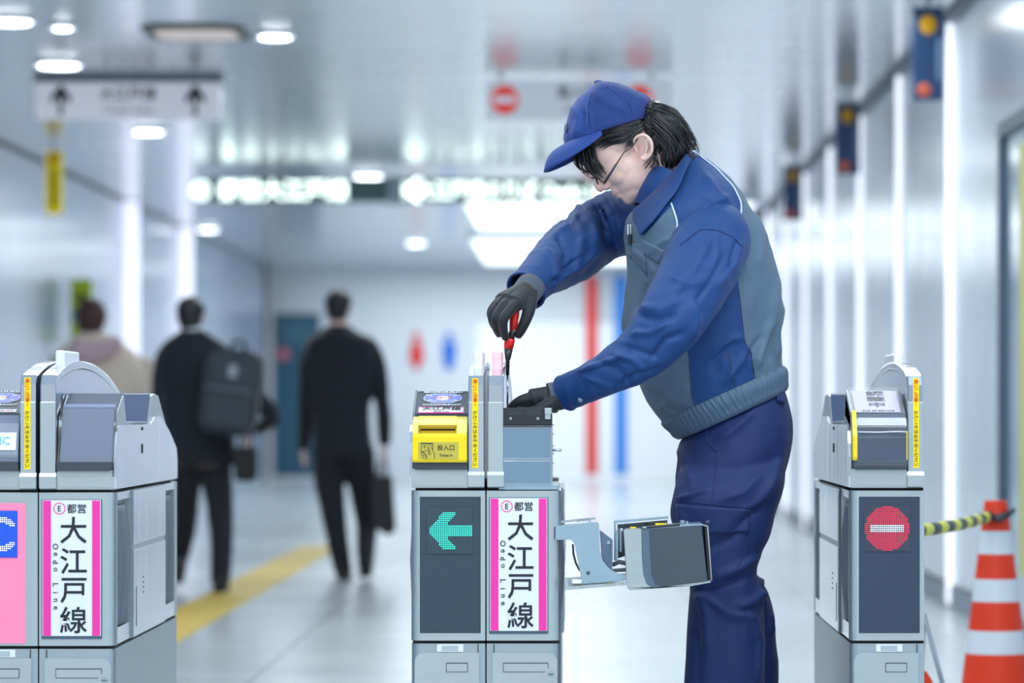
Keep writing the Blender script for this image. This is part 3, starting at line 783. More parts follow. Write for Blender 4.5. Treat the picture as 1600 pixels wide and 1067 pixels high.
        def ln(*pp, r=.0005): mm.tube([(px(*p)[0], q, px(*p)[1]) for p in pp], r, 5)
        ln((172, 700), (165, 735)); ln((208, 700), (216, 738)); ln((189, 728), (189, 705)); ln((180, 716), (189, 704), (198, 716))
        ln((165, 738), (172, 775), (190, 797)); ln((216, 722), (216, 765), (228, 768), (224, 738)); ln((226, 700), (243, 738), (254, 756), (256, 795)); ln((170, 742), (182, 750), (196, 742), (212, 740)); ln((204, 798), (202, 770), (188, 760), (172, 750), r=.0007); ln((246, 700), (243, 735), r=.0006); ln((176, 770), (200, 780))
        mm.obj('hand_pictogram', INK, lb)
    elif hood == 'reader':
        reader_decals(pl, x0d, x1d, strip=False)
        MB().box(-.045, .045, -.008, .008, 0, .0006, M=slope((x0d + x1d) / 2, .1, .003)).obj('line_strip', PAPER, pl)
        text('大江戸線 Oedo Line', .009, slope((x0d + x1d) / 2, .1, .0042), mk('decal_red', (220, 60, 80), .4), pl)
        g = MB().prism([(-.018, .892), (-.022, .905), (.0, .972), (.018, .990), (.018, .892)], xa, xb, 'x', bev=.0015).obj('lower_cover', mk('grey_cover', (120, 130, 148), .3), hd)
        ang = math.atan2(.067, .022)
        M_ = Matrix.Translation(((xa + xb) / 2, -.0115, .937)) @ Matrix.Rotation(ang, 4, 'X')
        MB().box(-.053, .053, -.022, .016, 0, .0006, M=M_ @ Matrix.Translation((0, 0, .0015))).obj('white_plate', PAPER, g)
        text('IC', .024, M_ @ Matrix.Translation((.03, -.002, .0024)), mk('decal_sky', (90, 180, 230), .4), g, bold=.02)
        text('専用', .016, M_ @ Matrix.Translation((-.01, -.002, .0024)), INK, g, bold=.01)
    elif hood == 'out':
        MB().box(x0d + .006 - (x0d + x1d) / 2, x1d - .010 - (x0d + x1d) / 2, -SLEN * .49, SLEN * .47, 0, .0008, M=slope((x0d + x1d) / 2, .5, .0035)).obj('notice_sheet', LILAC, pl)
        xm = (x0d + x1d) / 2 - .001
        T = []
        for ch, v in zip('調整中', (.84, .60, .34)):
            T.append(text(ch, .036, slope(xm, v, .0048), mk('notice_ink', (50, 54, 60), .5), None, bold=.022, sx=1.12, sy=.82))
        T.append(text('out of service', .0125, slope(xm, .08, .0048), mk('notice_ink', (50, 54, 60), .5), None, bold=.006, sx=.98, sy=1.1))
        joinmesh(T, 'lettering', pl)
        MB().prism([(-.006, .955), (-.012, .965), (.0, .983), (.016, .993), (.018, .955)], xa + .010, xb, 'x', bev=.002).obj('wrapped_brow', mk('wrapped_grey', (74, 88, 104), .18, coat=.5), hd)
        w = MB().prism([(-.02, .888), (-.024, .895), (-.024, .943), (-.016, .951), (.016, .951), (.016, .888)], xa + .010, xb, 'x', bev=.002).obj('wrapped_slot', mk('wrapped_navy', (40, 58, 84), .12, 0, .35, 14, .5, 16, coat=.7), hd)
        MB().tube([(xa + .011, -.021, .9535), (xa + .05, -.019, .9525), (xb - .02, -.021, .954), (xb, -.02, .953)], .0014, 6).obj('wrap_glint', PAPER, w)  # white line painted in as the reflection on the plastic
        MB().prism([(-.022, .893), (-.026, .90), (-.026, .945), (-.012, .965), (.0, .985), (.012, .9985), (.02, .9985), (.02, .893)], xa, xa + .0095, 'x', bev=.001).obj('yellow_cheek', YELLOW, hd)
        MB().box(xb - .0018, xb + .0004, -.0245, -.02, .895, .955).obj('yellow_cheek', YELLOW, hd)
        # clear plastic wrap
        wrap = mk('clear_wrap', (235, 240, 250), .2, alpha=.03)
        MB().prism([(-.0265, .882), (-.0262, .882), (-.0262, .955), (.012, 1.0005), (.150, 1.0475), (.150, 1.048), (.0118, 1.001), (-.0265, .9553)], xa + .004, xb + .001, 'x').obj('plastic_wrap', wrap, hd)

def make_gate(px_left, D, label, units):
    """units: list of (mirror, hood, face, finmode)"""
    s = FPX / D; x = (px_left - 900) / s
    n = len(units); w = UW * n + .003 * (n - 1)
    t = empty('ticket_gate', (x + w / 2, D + CAM_Y, 0), label, 'ticket gate')
    for i, u in enumerate(units):
        unit(t, -w / 2 + i * (UW + .003), *u)
    return t

g_left = make_gate(-60, FPX / 757, 'ticket gate at the left picture edge with a pink lit IC panel',
    [(False, 'reader', 'pink', (-.001, None, WHITEP)), (True, 'screen', 'label', (0, (.16, .38), WHITEP))])
g_mid = make_gate(642, 7.4, 'ticket gate in the middle with a green arrow and its right top opened for repair',
    [(False, 'ticket', 'arrow', (-.002, (.11, .30), WHITEP)), (True, None, 'label', (0, (.09, .28), PINKP))])
g_right = make_gate(1328, 7.4, 'narrow closed ticket gate beside the cone with a red no entry display',
    [(False, 'out', 'red', (.001, (.40, .62), WHITEP))])

# ---- exposed module on the middle gate (local x measured from the gate centre)
def mx(px): return (px - 642) * K - .1585
T = g_mid
mod = MB().box(mx(779), mx(862), .006, .30, lz(762), lz(666), .001).obj('inner_module', ZINC, T)
for (ya, yb) in ((667, 717), (719.5, 757)):
    MB().box(mx(779.5), mx(862), .001, .006, lz(yb), lz(ya), .0008).obj('mirror_sheet', POLISH, mod)
    MB().box(mx(781), mx(860.5), -.0008, .001, lz(yb - 1.5), lz(ya + 1.5), .0004).obj('bright_face', MIRROR, mod)
bk = MB().box(mx(777.5), mx(863), -.006, -.002, lz(665), lz(637), .001).box(mx(777.5), mx(863), -.006, .12, lz(665), lz(663.5)).obj('black_bracket', BLACKP, T)
m = MB()
for gx in (794, 826):
    for i in range(7):
        for j in range(4):
            cx, cz = mx(gx + i * 3), lz(641 + j * 2.1)
            r = .0008
            m.add([(cx + r * math.cos(a * math.pi / 3), -.0062, cz + r * math.sin(a * math.pi / 3)) for a in range(6)], [(0, 1, 2, 3, 4, 5)])
o = m.obj('vent_holes', mk('hole_grey', (92, 98, 106), .6), bk); o['kind'] = 'stuff'
for sx in (798, 840.5):
    MB().cyl((mx(sx), -.0075, lz(653.8)), .003, .003, 'y', 16).box(mx(sx) - .002, mx(sx) + .002, -.0094, -.009, lz(653.8) - .0004, lz(653.8) + .0004, mi=1).obj('screw', [POLISH, DARKGAP], bk)
MB().box(mx(851), mx(862), -.012, -.006, lz(647), lz(637.5), .001).box(mx(851.5), mx(860.5), -.010, -.006, lz(655), lz(647), .001).obj('latch', STEEL, bk)
MB().tube([(mx(863), .02, lz(703.5)), (mx(877.5), .02, lz(703.5))], .0028, 12).obj('pivot_pin', STEEL, mod)
m = MB()
for py in (664, 678, 697, 709, 724, 746): m.cyl((mx(864), .01, lz(py)), .0018, .005, 'x', 10)
m.obj('side_screw', POLISH, mod)['kind'] = 'stuff'
MB().box(mx(779), mx(872), .004, .32, lz(765), lz(757), .001).obj('module_floor', ZINC, T)
MB().box(mx(864), mx(873), .03, .3, lz(764), lz(757) + .001, .001).obj('side_lug', STEEL, T)
# rear half of the open unit keeps its hood
m = MB().prism([(.34, .836), (.34, .968), (.58, .968), (.64, 1.0), (.77, 1.0), (.92, .965), (1.07, .93), (1.10, .90), (1.105, .836)], mx(782), mx(858), 'x', bev=.002); m.obj('rear_hood', STEEL, T)
# added translucent sheet; its pink glow stands for the fin's lit far rim
m = MB()
ar = [(.02, .98), (.02, 1.045), (.05, 1.075), (.12, 1.095), (.25, 1.106), (.4, 1.10), (.6, 1.07), (.8, 1.02), (.8, .98)]
m.prism(ar, mx(780.3), mx(781.3), 'x').prism([(a * .96 + .02, b - .008) for a, b in ar], mx(783.2), mx(784.2), 'x')
m.obj('rim_glow_sheet', mk('pink_clear', (250, 214, 222), .08, trans=.8, emis=(255, 160, 180), es=.12), T)

# ---- the mechanism drawer pulled out of the middle gate's side
def D2(px, py, y=0): return ((px - 642) * K - .1585, lz(py))
dr = MB()
DY = -.02
A = [D2(974, 829), D2(979, 825), D2(1001, 824), D2(1001, 827), D2(1004.5, 893), D2(1010, 911), D2(1019, 918), D2(1108, 905), D2(1111, 908), D2(1080, 914), D2(982, 921.5), D2(978, 917)]
# outer silver shell with rounded lower corner: C-shaped profile around the dark face
shell = [D2(974.5, 830), D2(979, 827.5), D2(1002, 826.5), D2(1003, 870), D2(1005, 896), D2(1010, 911), D2(1020, 917.5), D2(1109, 906), D2(1111, 909), D2(1078, 915), D2(983, 921.5), D2(980, 918)]
drawer = MB().prism(shell, DY - .004, DY + .11, 'y', bev=.0012).obj('pulled_drawer', STEEL, T)
MB().prism([D2(1002.5, 827), D2(1014, 826), D2(1016, 870), D2(1018, 897), D2(1024, 911), D2(1034, 916), D2(1020, 917), D2(1010, 910.5), D2(1005, 896), D2(1003.5, 870)], DY - .006, DY + .1, 'y').obj('bevel_face', mk('drawer_bevel', (88, 106, 124), .3), drawer)
MB().prism([D2(1014, 826), D2(1095, 820.5), D2(1105, 907), D2(1034, 916), D2(1024, 911), D2(1018, 897), D2(1016, 870)], DY - .0075, DY + .1, 'y', bev=.001).obj('dark_face', mk('drawer_dark', (66, 78, 88), .35), drawer)
MB().prism([D2(1100, 820.5), D2(1105, 820.3), D2(1111.5, 905), D2(1106, 906.5)], DY - .003, DY + .1, 'y').obj('dark_edge', mk('drawer_black', (20, 22, 28), .5), drawer)
MB().prism([D2(1098, 818.5), D2(1106, 821), D2(1112, 906), D2(1110.5, 906), D2(1104, 822), D2(1095, 820)], DY - .004, DY + .1, 'y').obj('edge_lip', POLISH, drawer)
MB().prism([D2(1004, 824.5), D2(1070, 818), D2(1096, 817.3), D2(1098, 820), D2(1012, 826)], DY + .0, DY + .11, 'y').obj('top_plate', ZINC, drawer)
MB().prism([D2(1010, 822.6), D2(1062, 818.5), D2(1062, 821), D2(1010, 825.6)], DY - .001, DY + .06, 'y').obj('black_gasket', BLACKP, drawer)
m = MB().cyl((D2(1066, 817)[0], DY + .02, D2(1066, 817)[1] + .003), .006, .006, 'z', 14).cyl((D2(1073, 817)[0], DY + .03, D2(1073, 817)[1]), .004, .008, 'z', 12); m.obj('spring_screw', POLISH, drawer)
# sheet metal bracket
br = [D2(868, 824), D2(934, 817), D2(936, 818), D2(937.5, 860), D2(942, 876), D2(952, 888), D2(966, 896), D2(979, 898), D2(979, 906), D2(910, 912), D2(907, 898), D2(901, 866), D2(897, 848), D2(892, 843), D2(868, 843)]
b2 = MB().prism(br, DY + .012, DY + .0145, 'y').obj('sheet_bracket', ZINC, drawer)
MB().prism([D2(868, 824), D2(934, 817), D2(934, 815.5), D2(868, 821.5)], DY + .012, DY + .07, 'y').obj('bracket_flange', ZINC, drawer)
MB().prism([D2(868, 815.5), D2(931, 809), D2(931, 813), D2(868, 819)], DY + .07, DY + .072, 'y').prism([D2(901, 816), D2(903, 813.5), D2(921, 812.5), D2(925, 816), D2(922, 817), D2(919, 814.5), D2(905, 815.5), D2(904, 818)], DY + .045, DY + .047, 'y').obj('wire_guide', POLISH, drawer)
MB().cyl((D2(919, 0)[0], DY + .0115, lz(895)), .0042, .0015, 'y', 16).obj('bracket_hole', mk('hole_dark', (70, 82, 92), .5), drawer)
MB().prism([D2(937, 828), D2(957, 843), D2(957, 893), D2(940, 876)], DY + .03, DY + .032, 'y').prism([D2(955, 842.5), D2(957.5, 843), D2(957.5, 872), D2(955, 872)], DY + .015, DY + .03, 'y').obj('rear_web', mk('web_grey', (112, 134, 158), .3, .5), drawer)
MB().cyl((D2(951, 0)[0], DY + .028, lz(848)), .0035, .004, 'y', 14).obj('web_screw', POLISH, drawer)
MB().tube([(D2(895, 0)[0], DY + .02, lz(850)), (D2(896, 0)[0], DY + .02, lz(866)), (D2(900, 0)[0], DY + .02, lz(880)), (D2(906, 0)[0], DY + .02, lz(892))], .0022, 8).obj('black_hose', BLACKP, drawer)
# slide rail
sr = MB().prism([D2(884, 903), D2(978, 896), D2(980, 907), D2(883, 921)], DY + .03, DY + .034, 'y').prism([D2(882, 903), D2(887, 902.5), D2(889, 915), D2(981, 909), D2(981, 913), D2(883, 921)], DY - .006, DY + .03, 'y')
rail = sr.obj('slide_rail', STEEL, drawer)
MB().box(D2(894, 0)[0], D2(909, 0)[0], DY - .002, DY + .03, lz(911), lz(905), .001).obj('rail_block', WHITEP, drawer)
m = MB()
for px, py in ((946, 911.5), (952, 911), (959, 910.5), (972, 910), (908, 914)): m.cyl((D2(px, 0)[0], DY - .008, lz(py)), .0018, .003, 'y', 10)
m.obj('rail_rivet', mk('brass', (200, 180, 110), .3, .8), drawer)['kind'] = 'stuff'
m = MB().tube([(D2(957, 0)[0], DY + .06, lz(884)), (D2(968, 0)[0], DY + .06, lz(879)), (D2(980, 0)[0], DY + .06, lz(882))], .005, 10).tube([(D2(952, 0)[0], DY + .05, lz(893)), (D2(978, 0)[0], DY + .05, lz(891))], .004, 8)
m.obj('cable_duct', mk('duct_grey', (110, 120, 130), .4), drawer)
# rear frame of the drawer with yellow parts
m = MB().prism([D2(960, 815.5), D2(1046, 808.5), D2(1046, 812), D2(963.5, 819), D2(963.5, 878), D2(972, 878), D2(972, 880), D2(960, 878)], DY + .10, DY + .13, 'y')
m.prism([D2(963, 830), D2(966, 830), D2(966, 878), D2(963, 878)], DY + .06, DY + .1, 'y').obj('rear_frame', ZINC, drawer)
MB().prism([D2(966, 822), D2(1045, 815), D2(1045, 850), D2(966, 876)], DY + .13, DY + .134, 'y').obj('frame_back', mk('frame_back', (120, 130, 138), .4, .4), drawer)
m = MB().box(D2(985, 0)[0], D2(995, 0)[0], DY + .09, DY + .1, lz(829), lz(825), .001).box(D2(1025, 0)[0], D2(1043, 0)[0], DY + .09, DY + .1, lz(824), lz(819), .001)
m.obj('yellow_block', YELLOW, drawer)
MB().cyl((D2(970, 0)[0], DY + .07, lz(845)), .006, .05, 'z', 12).obj('lift_post', POLISH, drawer)
MB().box(D2(1013, 0)[0], D2(1030, 0)[0], DY + .1, DY + .12, lz(826), lz(818), .001).obj('dark_switch', BLACKP, drawer)
# ================================================================== figure tools
def catmull(A, per):
    """A: (n, k) stations -> smooth dense stations"""
    A = np.asarray(A, float); out = []
    n = len(A)
    for i in range(n - 1):
        p0, p1, p2, p3 = A[max(i - 1, 0)], A[i], A[i + 1], A[min(i + 2, n - 1)]
        for j in range(per):
            t = j / per
            out.append(.5 * ((2 * p1) + (-p0 + p2) * t + (2 * p0 - 5 * p1 + 4 * p2 - p3) * t * t + (-p0 + 3 * p1 - 3 * p2 + p3) * t ** 3))
    out.append(A[-1]); return np.array(out).tolist()
def loft(st, n=64, per=8, ex=2.3, cap=True, mod=None):
    """st rows: (Fx,Fz,Bx,Bz,Yc,h): front and back points in the picture plane and half depth"""
    S = catmull(st, per); vs = []
    for i, (fx, fz, bx, bz, yc, h) in enumerate(S):
        cx, cz, ax, az = (fx + bx) / 2, (fz + bz) / 2, (bx - fx) / 2, (bz - fz) / 2
        for k in range(n):
            a = 2 * math.pi * k / n; c, s_ = math.cos(a), math.sin(a)
            c = math.copysign(abs(c) ** (2 / ex), c); s_ = math.copysign(abs(s_) ** (2 / ex), s_)
            g = 1 if mod is None else mod(i / (len(S) - 1), a)
            vs.append((cx + ax * c * g, yc + h * s_ * g, cz + az * c * g))
    m = len(S)
    fs = [(i * n + k, i * n + (k + 1) % n, (i + 1) * n + (k + 1) % n, (i + 1) * n + k) for i in range(m - 1) for k in range(n)]
    if cap: fs += [tuple(range(n))[::-1], tuple(range((m - 1) * n, m * n))]
    return vs, fs
def FB(f, b, Y, h):
    p, q = P(f[0], f[1], Y), P(b[0], b[1], Y)
    return (p.x, p.z, q.x, q.z, Y, h)
def limb(pts, n=40, per=8, cap=True, flat=1.0, ex=2.0):
    """pts rows: (px, py, Y, r_px[, rY factor]); a tapered tube through photo points"""
    W_ = []
    for p in pts:
        v = P(p[0], p[1], p[2]); W_.append((v.x, v.y, v.z, p[3] / SCL(p[2])))
    return limbw(W_, n, per, cap, flat)
def limbw(W_, n=24, per=6, cap=True, flat=1.0):
    S = catmull(W_, per); vs = []; up = Vector((0, 1, 0))
    m = len(S)
    for i in range(m):
        a_, b_2 = S[max(i - 1, 0)][:3], S[min(i + 1, m - 1)][:3]
        t = (Vector(b_2) - Vector(a_)).normalized()
        u = (up - t * up.dot(t)).normalized(); w = t.cross(u)
        for k in range(n):
            q = 2 * math.pi * k / n
            vs.append(tuple(Vector(S[i][:3]) + S[i][3] * (math.cos(q) * w + math.sin(q) * u * flat)))
    fs = [(i * n + k, i * n + (k + 1) % n, (i + 1) * n + (k + 1) % n, (i + 1) * n + k) for i in range(m - 1) for k in range(n)]
    if cap:
        for e, row in ((0, 0), (1, m - 1)):
            c = Vector(S[row][:3]); d = (c - Vector(S[1 if e == 0 else m - 2][:3])).normalized() * S[row][3] * .6
            vs.append(tuple(c + d)); ci = len(vs) - 1
            for k in range(n):
                f = (row * n + k, row * n + (k + 1) % n, ci)
                fs.append(f[::-1] if e == 0 else f)
    return vs, fs
def remesh(mb, voxel, smooth=4, fac=.5, name='m', adapt=0):
    me = mb.mesh('tmp'); o = bpy.data.objects.new('tmp', me); COL.objects.link(o)
    md = o.modifiers.new('r', 'REMESH'); md.mode = 'VOXEL'; md.voxel_size = voxel; md.adaptivity = adapt; md.use_smooth_shade = True
    if smooth:
        ms = o.modifiers.new('s', 'SMOOTH'); ms.factor = fac; ms.iterations = smooth
    bpy.context.view_layer.update()
    out = bpy.data.meshes.new_from_object(o.evaluated_get(bpy.context.evaluated_depsgraph_get()))
    bpy.data.objects.remove(o); out.name = name; out.materials.clear()
    return out
def verts_np(me):
    a = np.empty(len(me.vertices) * 3); me.vertices.foreach_get('co', a); return a.reshape(-1, 3)
def norms_np(me):
    a = np.empty(len(me.vertices) * 3); me.vertex_normals.foreach_get('vector', a) if hasattr(me, 'vertex_normals') else me.vertices.foreach_get('normal', a)
    return a.reshape(-1, 3)
def proj(co):
    s = FPX / (co[:, 1] - CAM_Y)
    return np.stack([900 + co[:, 0] * s, 640 - (co[:, 2] - 1) * s], 1)
def segdist(Q, poly):
    """distance of points Q (n,2) to a polyline, with the position along it 0..1"""
    best = np.full(len(Q), 1e9); pos = np.zeros(len(Q)); L = len(poly) - 1
    for i in range(L):
        a, b = np.array(poly[i], float), np.array(poly[i + 1], float)
        d = b - a; t = np.clip(((Q - a) @ d) / (d @ d), 0, 1)
        e = np.linalg.norm(Q - (a + t[:, None] * d), axis=1)
        k = e < best; best[k] = e[k]; pos[k] = (i + t[k]) / L
    return best, pos
def polysd(Q, poly):
    """signed distance to a closed polygon (positive inside)"""
    d, _ = segdist(Q, list(poly) + [poly[0]])
    c = np.zeros(len(Q), bool); j = len(poly) - 1
    for i in range(len(poly)):
        xi, yi = poly[i]; xj, yj = poly[j]
        if yi != yj:
            k = ((yi > Q[:, 1]) != (yj > Q[:, 1])) & (Q[:, 0] < (xj - xi) * (Q[:, 1] - yi) / (yj - yi) + xi); c ^= k
        j = i
    return np.where(c, d, -d)
def folds(me, lines, noise_amp=0, noise_scale=8, seed=0, stretch=(1, 1, 1), side=-1):
    """push a cloth surface along its normals: lines = (polyline in photo px, width px, depth m)"""
    co = verts_np(me); no = norms_np(me); Q = proj(co); d = np.zeros(len(co))
    facing = np.clip(-no[:, 1] * 2 + .6, 0, 1)
    for poly, w, amp in lines:
        e, t = segdist(Q, poly); w = w * .85; amp = amp * 1.55
        d += amp * np.exp(-(e / w) ** 2) * np.clip(np.minimum(t, 1 - t) * 5 + .25, 0, 1) * facing
    if noise_amp:
        for i in range(len(co)):
            p = Vector((co[i, 0] * stretch[0] + seed, co[i, 1] * stretch[1], co[i, 2] * stretch[2])) * noise_scale
            q = noise.noise(p); r_ = 1 - abs(noise.noise(p * 1.9 + Vector((3, 7, 1)))) * 2.2
            d[i] += noise_amp * (q * .8 + r_ * .5 - .2)
    co += no * d[:, None]
    me.vertices.foreach_set('co', co.ravel()); me.update()
def fattr(me, name, vals):
    a = me.attributes.new(name, 'FLOAT', 'POINT'); a.data.foreach_set('value', np.asarray(vals, 'f'))
def clothmat(name, col, col2=None, rough=.75, weave=1400, bump=.15, thr=.0, sheen=.25):
    """woven cloth; col2 where the mesh attribute region is below 0"""
    m = mk(name, col, rough, 0, .06, 5, sheen=sheen); nt = m.node_tree; N = nt.nodes.new; L = nt.links.new; b = nt.nodes['Principled BSDF']
    src = b.inputs['Base Color'].links[0].from_socket
    if col2 is not None:
        at = N('ShaderNodeAttribute'); at.attribute_name = 'region'
        gt = N('ShaderNodeMath'); gt.operation = 'LESS_THAN'; gt.inputs[1].default_value = thr; L(at.outputs['Fac'], gt.inputs[0])
        mx = N('ShaderNodeMix'); mx.data_type = 'RGBA'; L(gt.outputs[0], mx.inputs[0]); L(src, mx.inputs[6]); mx.inputs[7].default_value = srgb(col2)
        L(mx.outputs[2], b.inputs['Base Color'])
    tc = N('ShaderNodeTexCoord'); wv = N('ShaderNodeTexNoise'); wv.inputs['Scale'].default_value = weave; L(tc.outputs['Object'], wv.inputs[0])
    n2 = N('ShaderNodeTexNoise'); n2.inputs['Scale'].default_value = 38; n2.inputs['Detail'].default_value = 5; n2.inputs['Distortion'].default_value = 1.2; L(tc.outputs['Object'], n2.inputs[0])
    ad = N('ShaderNodeMath'); ad.operation = 'MULTIPLY_ADD'; ad.inputs[1].default_value = 2.2; L(n2.outputs[0], ad.inputs[0]); L(wv.outputs[0], ad.inputs[2])
    bp = N('ShaderNodeBump'); bp.inputs['Strength'].default_value = bump; bp.inputs['Distance'].default_value = .0025; L(ad.outputs[0], bp.inputs['Height']); L(bp.outputs[0], b.inputs['Normal'])
    return m
CAMP = Vector((0, CAM_Y, 1.0))
def bvh(*mes):
    vs, fs = [], []
    for me in mes:
        n = len(vs); vs += [v.co.copy() for v in me.vertices]; fs += [[i + n for i in p.vertices] for p in me.polygons]
    return BVHTree.FromPolygons(vs, fs)
def hit(tree, px, py, fallback=.3):
    d = (P(px, py, 0) - CAMP).normalized()
    loc, nor, idx, dist = tree.ray_cast(CAMP, d)
    if loc is None: return P(px, py, fallback), Vector((0, -1, 0))
    if nor.dot(d) > 0: nor = -nor
    return loc, nor
def dense(poly, step=4.0):
    out = []
    for a, b in zip(poly[:-1], poly[1:]):
        n = max(1, int(math.hypot(b[0] - a[0], b[1] - a[1]) / step))
        out += [(a[0] + (b[0] - a[0]) * i / n, a[1] + (b[1] - a[1]) * i / n) for i in range(n)]
    return out + [poly[-1]]
def seam(mb, tree, poly, r=.0012, lift=.0, mi=0, fallback=.3):
    pts = []
    for q in dense(poly):
        l, n = hit(tree, q[0], q[1], fallback); pts.append(l + n * lift)
    if len(pts) > 4:                              # calm the path
        for _ in range(2):
            pts = [pts[0]] + [(pts[i - 1] + pts[i] * 2 + pts[i + 1]) / 4 for i in range(1, len(pts) - 1)] + [pts[-1]]
    return mb.tube(pts, r, 6, mi)
def patch(mb, tree, quad, lift=.003, th=.0025, nu=12, nv=8, mi=0, fallback=.3):
    """cloth piece lying on a surface: quad = 4 photo points (tl, tr, br, bl)"""
    tl, tr, br, bl = [Vector(q) for q in quad]; top = []; bot = []
    for j in range(nv + 1):
        for i in range(nu + 1):
            u, v = i / nu, j / nv
            q = (tl * (1 - u) + tr * u) * (1 - v) + (bl * (1 - u) + br * u) * v
            l, n = hit(tree, q.x, q.y, fallback)
            top.append(l + n * (lift + th)); bot.append(l + n * -.002)
    W_ = nu + 1; fs = []
    K_ = len(top)
    for j in range(nv):
        for i in range(nu):
            a = j * W_ + i; fs += [(a, a + 1, a + W_ + 1, a + W_), (K_ + a, K_ + a + W_, K_ + a + W_ + 1, K_ + a + 1)]
    ring = [i for i in range(W_)] + [j * W_ + nu for j in range(1, nv + 1)] + [nv * W_ + i for i in range(nu - 1, -1, -1)] + [j * W_ for j in range(nv - 1, 0, -1)]
    for a, b in zip(ring, ring[1:] + ring[:1]): fs.append((a, b, K_ + b, K_ + a))
    return mb.add(top + bot, fs, mi, True)

# ================================================================== the worker
BLUE = clothmat('work_blue', (2, 58, 120), rough=.6, bump=.3, sheen=.08)
JACK = clothmat('jacket_two_tone', (2, 58, 120), (84, 108, 130), rough=.62, bump=.3, sheen=.08)
GREYC = clothmat('work_grey', (80, 104, 126), rough=.66, sheen=.08)
NAVY = clothmat('trouser_navy', (0, 36, 92), rough=.66, sheen=.05, bump=.3)
SEAMB = mk('seam_blue', (18, 36, 92), .8); SEAMG = mk('seam_grey', (56, 72, 92), .8)
PIPE = mk('white_piping', (200, 212, 228), .6)
SKIN = mk('skin', (240, 200, 188), .48, 0, .03, 30, .08, 220, sss=.25)
HAIRM = mk('black_hair', (26, 26, 30), .34, 0, .3, 90, coat=.15)
GLOVE = clothmat('black_glove', (22, 27, 35), rough=.6, bump=.3)
KNIT = clothmat('grey_knit', (82, 92, 106), rough=.85, bump=.5)
YP = .40
worker = empty('person', (P(1130, 0, YP).x, YP, 0), 'worker in blue and grey overalls and cap bending over the opened gate with a screwdriver', 'person')
WO = Vector(worker.location)
def wlink(name, me, mats, parent=worker):
    """meshes of the figure are made in world space, then moved under the figure's base"""
    if not isinstance(mats, (list, tuple)): mats = [mats]
    me.transform(Matrix.Translation(-WO)); me.materials.clear()
    for m in mats: me.materials.append(m)
    return link(name, me, parent)
def wobj(mb, name, mats, parent=worker):
    if not isinstance(mats, (list, tuple)): mats = [mats]
    me = mb.mesh(name, mats); me.transform(Matrix.Translation(-WO)); return link(name, me, parent)

# ---- jacket body
TS = [((1062, 682), (1226, 606), .155), ((1040, 664), (1224, 580), .168), ((1014, 630), (1221, 545), .175), ((998, 594), (1220, 510), .178),
      ((984, 548), (1220, 472), .182), ((972, 508), (1216, 432), .188), ((976, 468), (1206, 394), .197), ((980, 430), (1190, 358), .205),
      ((979, 394), (1168, 318), .205), ((976, 362), (1143, 284), .188), ((984, 334), (1114, 256), .115), ((1020, 302), (1090, 240), .06)]
rows = [FB(f, b, YP, h) for f, b, h in TS]
v, f = loft(rows, n=140, per=11, ex=2.25)
tor = MB().add(v, f, 0, True).mesh('jacket')
TF = [([(1212, 440), (1205, 500), (1190, 540), (1180, 575)], 7, .009), ([(1222, 470), (1213, 520), (1216, 560)], 5, .006), ([(1160, 400), (1175, 440), (1170, 500)], 8, .004),
      ([(1195, 520), (1178, 545), (1170, 560), (1180, 600)], 6, -.006), ([(1185, 560), (1196, 585), (1192, 605)], 5, .005), ([(1110, 560), (1140, 530), (1160, 528)], 5, .006),
      ([(1120, 590), (1118, 560), (1132, 540)], 5, -.005), ([(1128, 600), (1150, 575), (1170, 550)], 6, .005), ([(1000, 480), (985, 520), (985, 560)], 7, .005),
      ([(1012, 440), (1000, 480), (1006, 520)], 6, -.006), ([(1030, 640), (1060, 615), (1080, 600)], 8, .004), ([(1020, 610), (1050, 640), (1075, 640)], 6, -.004),
      ([(1180, 330), (1192, 370), (1186, 420)], 7, .005), ([(1100, 270), (1120, 300), (1150, 330)], 7, .004), ([(1090, 300), (1120, 320), (1150, 345)], 6, -.004), ([(1085, 340), (1110, 318), (1140, 308)], 5, .004),
      ([(1012, 400), (1030, 380), (1050, 372)], 5, .003), ([(990, 390), (1010, 405), (1024, 430)], 5, .004), ([(1204, 560), (1210, 590)], 4, .005), ([(1140, 560), (1144, 600)], 4, .004)]
folds(tor, TF, .0045, 9, 3, (1, .6, .55))
Q = proj(verts_np(tor))
YOKE = [(1030, 270), (1083, 225), (1120, 250), (1149, 293), (1161, 317), (1159, 346), (1149, 370), (1120, 372), (1080, 372), (1051, 379), (1059, 353), (1057, 341), (1049, 319), (1020, 330)]
SIDEP = [(1152, 390), (1154, 450), (1159, 492), (1164, 536), (1174, 549), (1181, 612), (1090, 655), (1080, 619), (1076, 560), (1060, 480), (1080, 400)]
COLL = [(988, 300), (988, 345), (1005, 369), (1026, 346), (1050, 321), (1050, 260)]
reg = np.maximum(np.maximum(polysd(Q, YOKE), polysd(Q, COLL)), polysd(Q, SIDEP)); fattr(tor, 'region', reg)
ttree = bvh(tor)
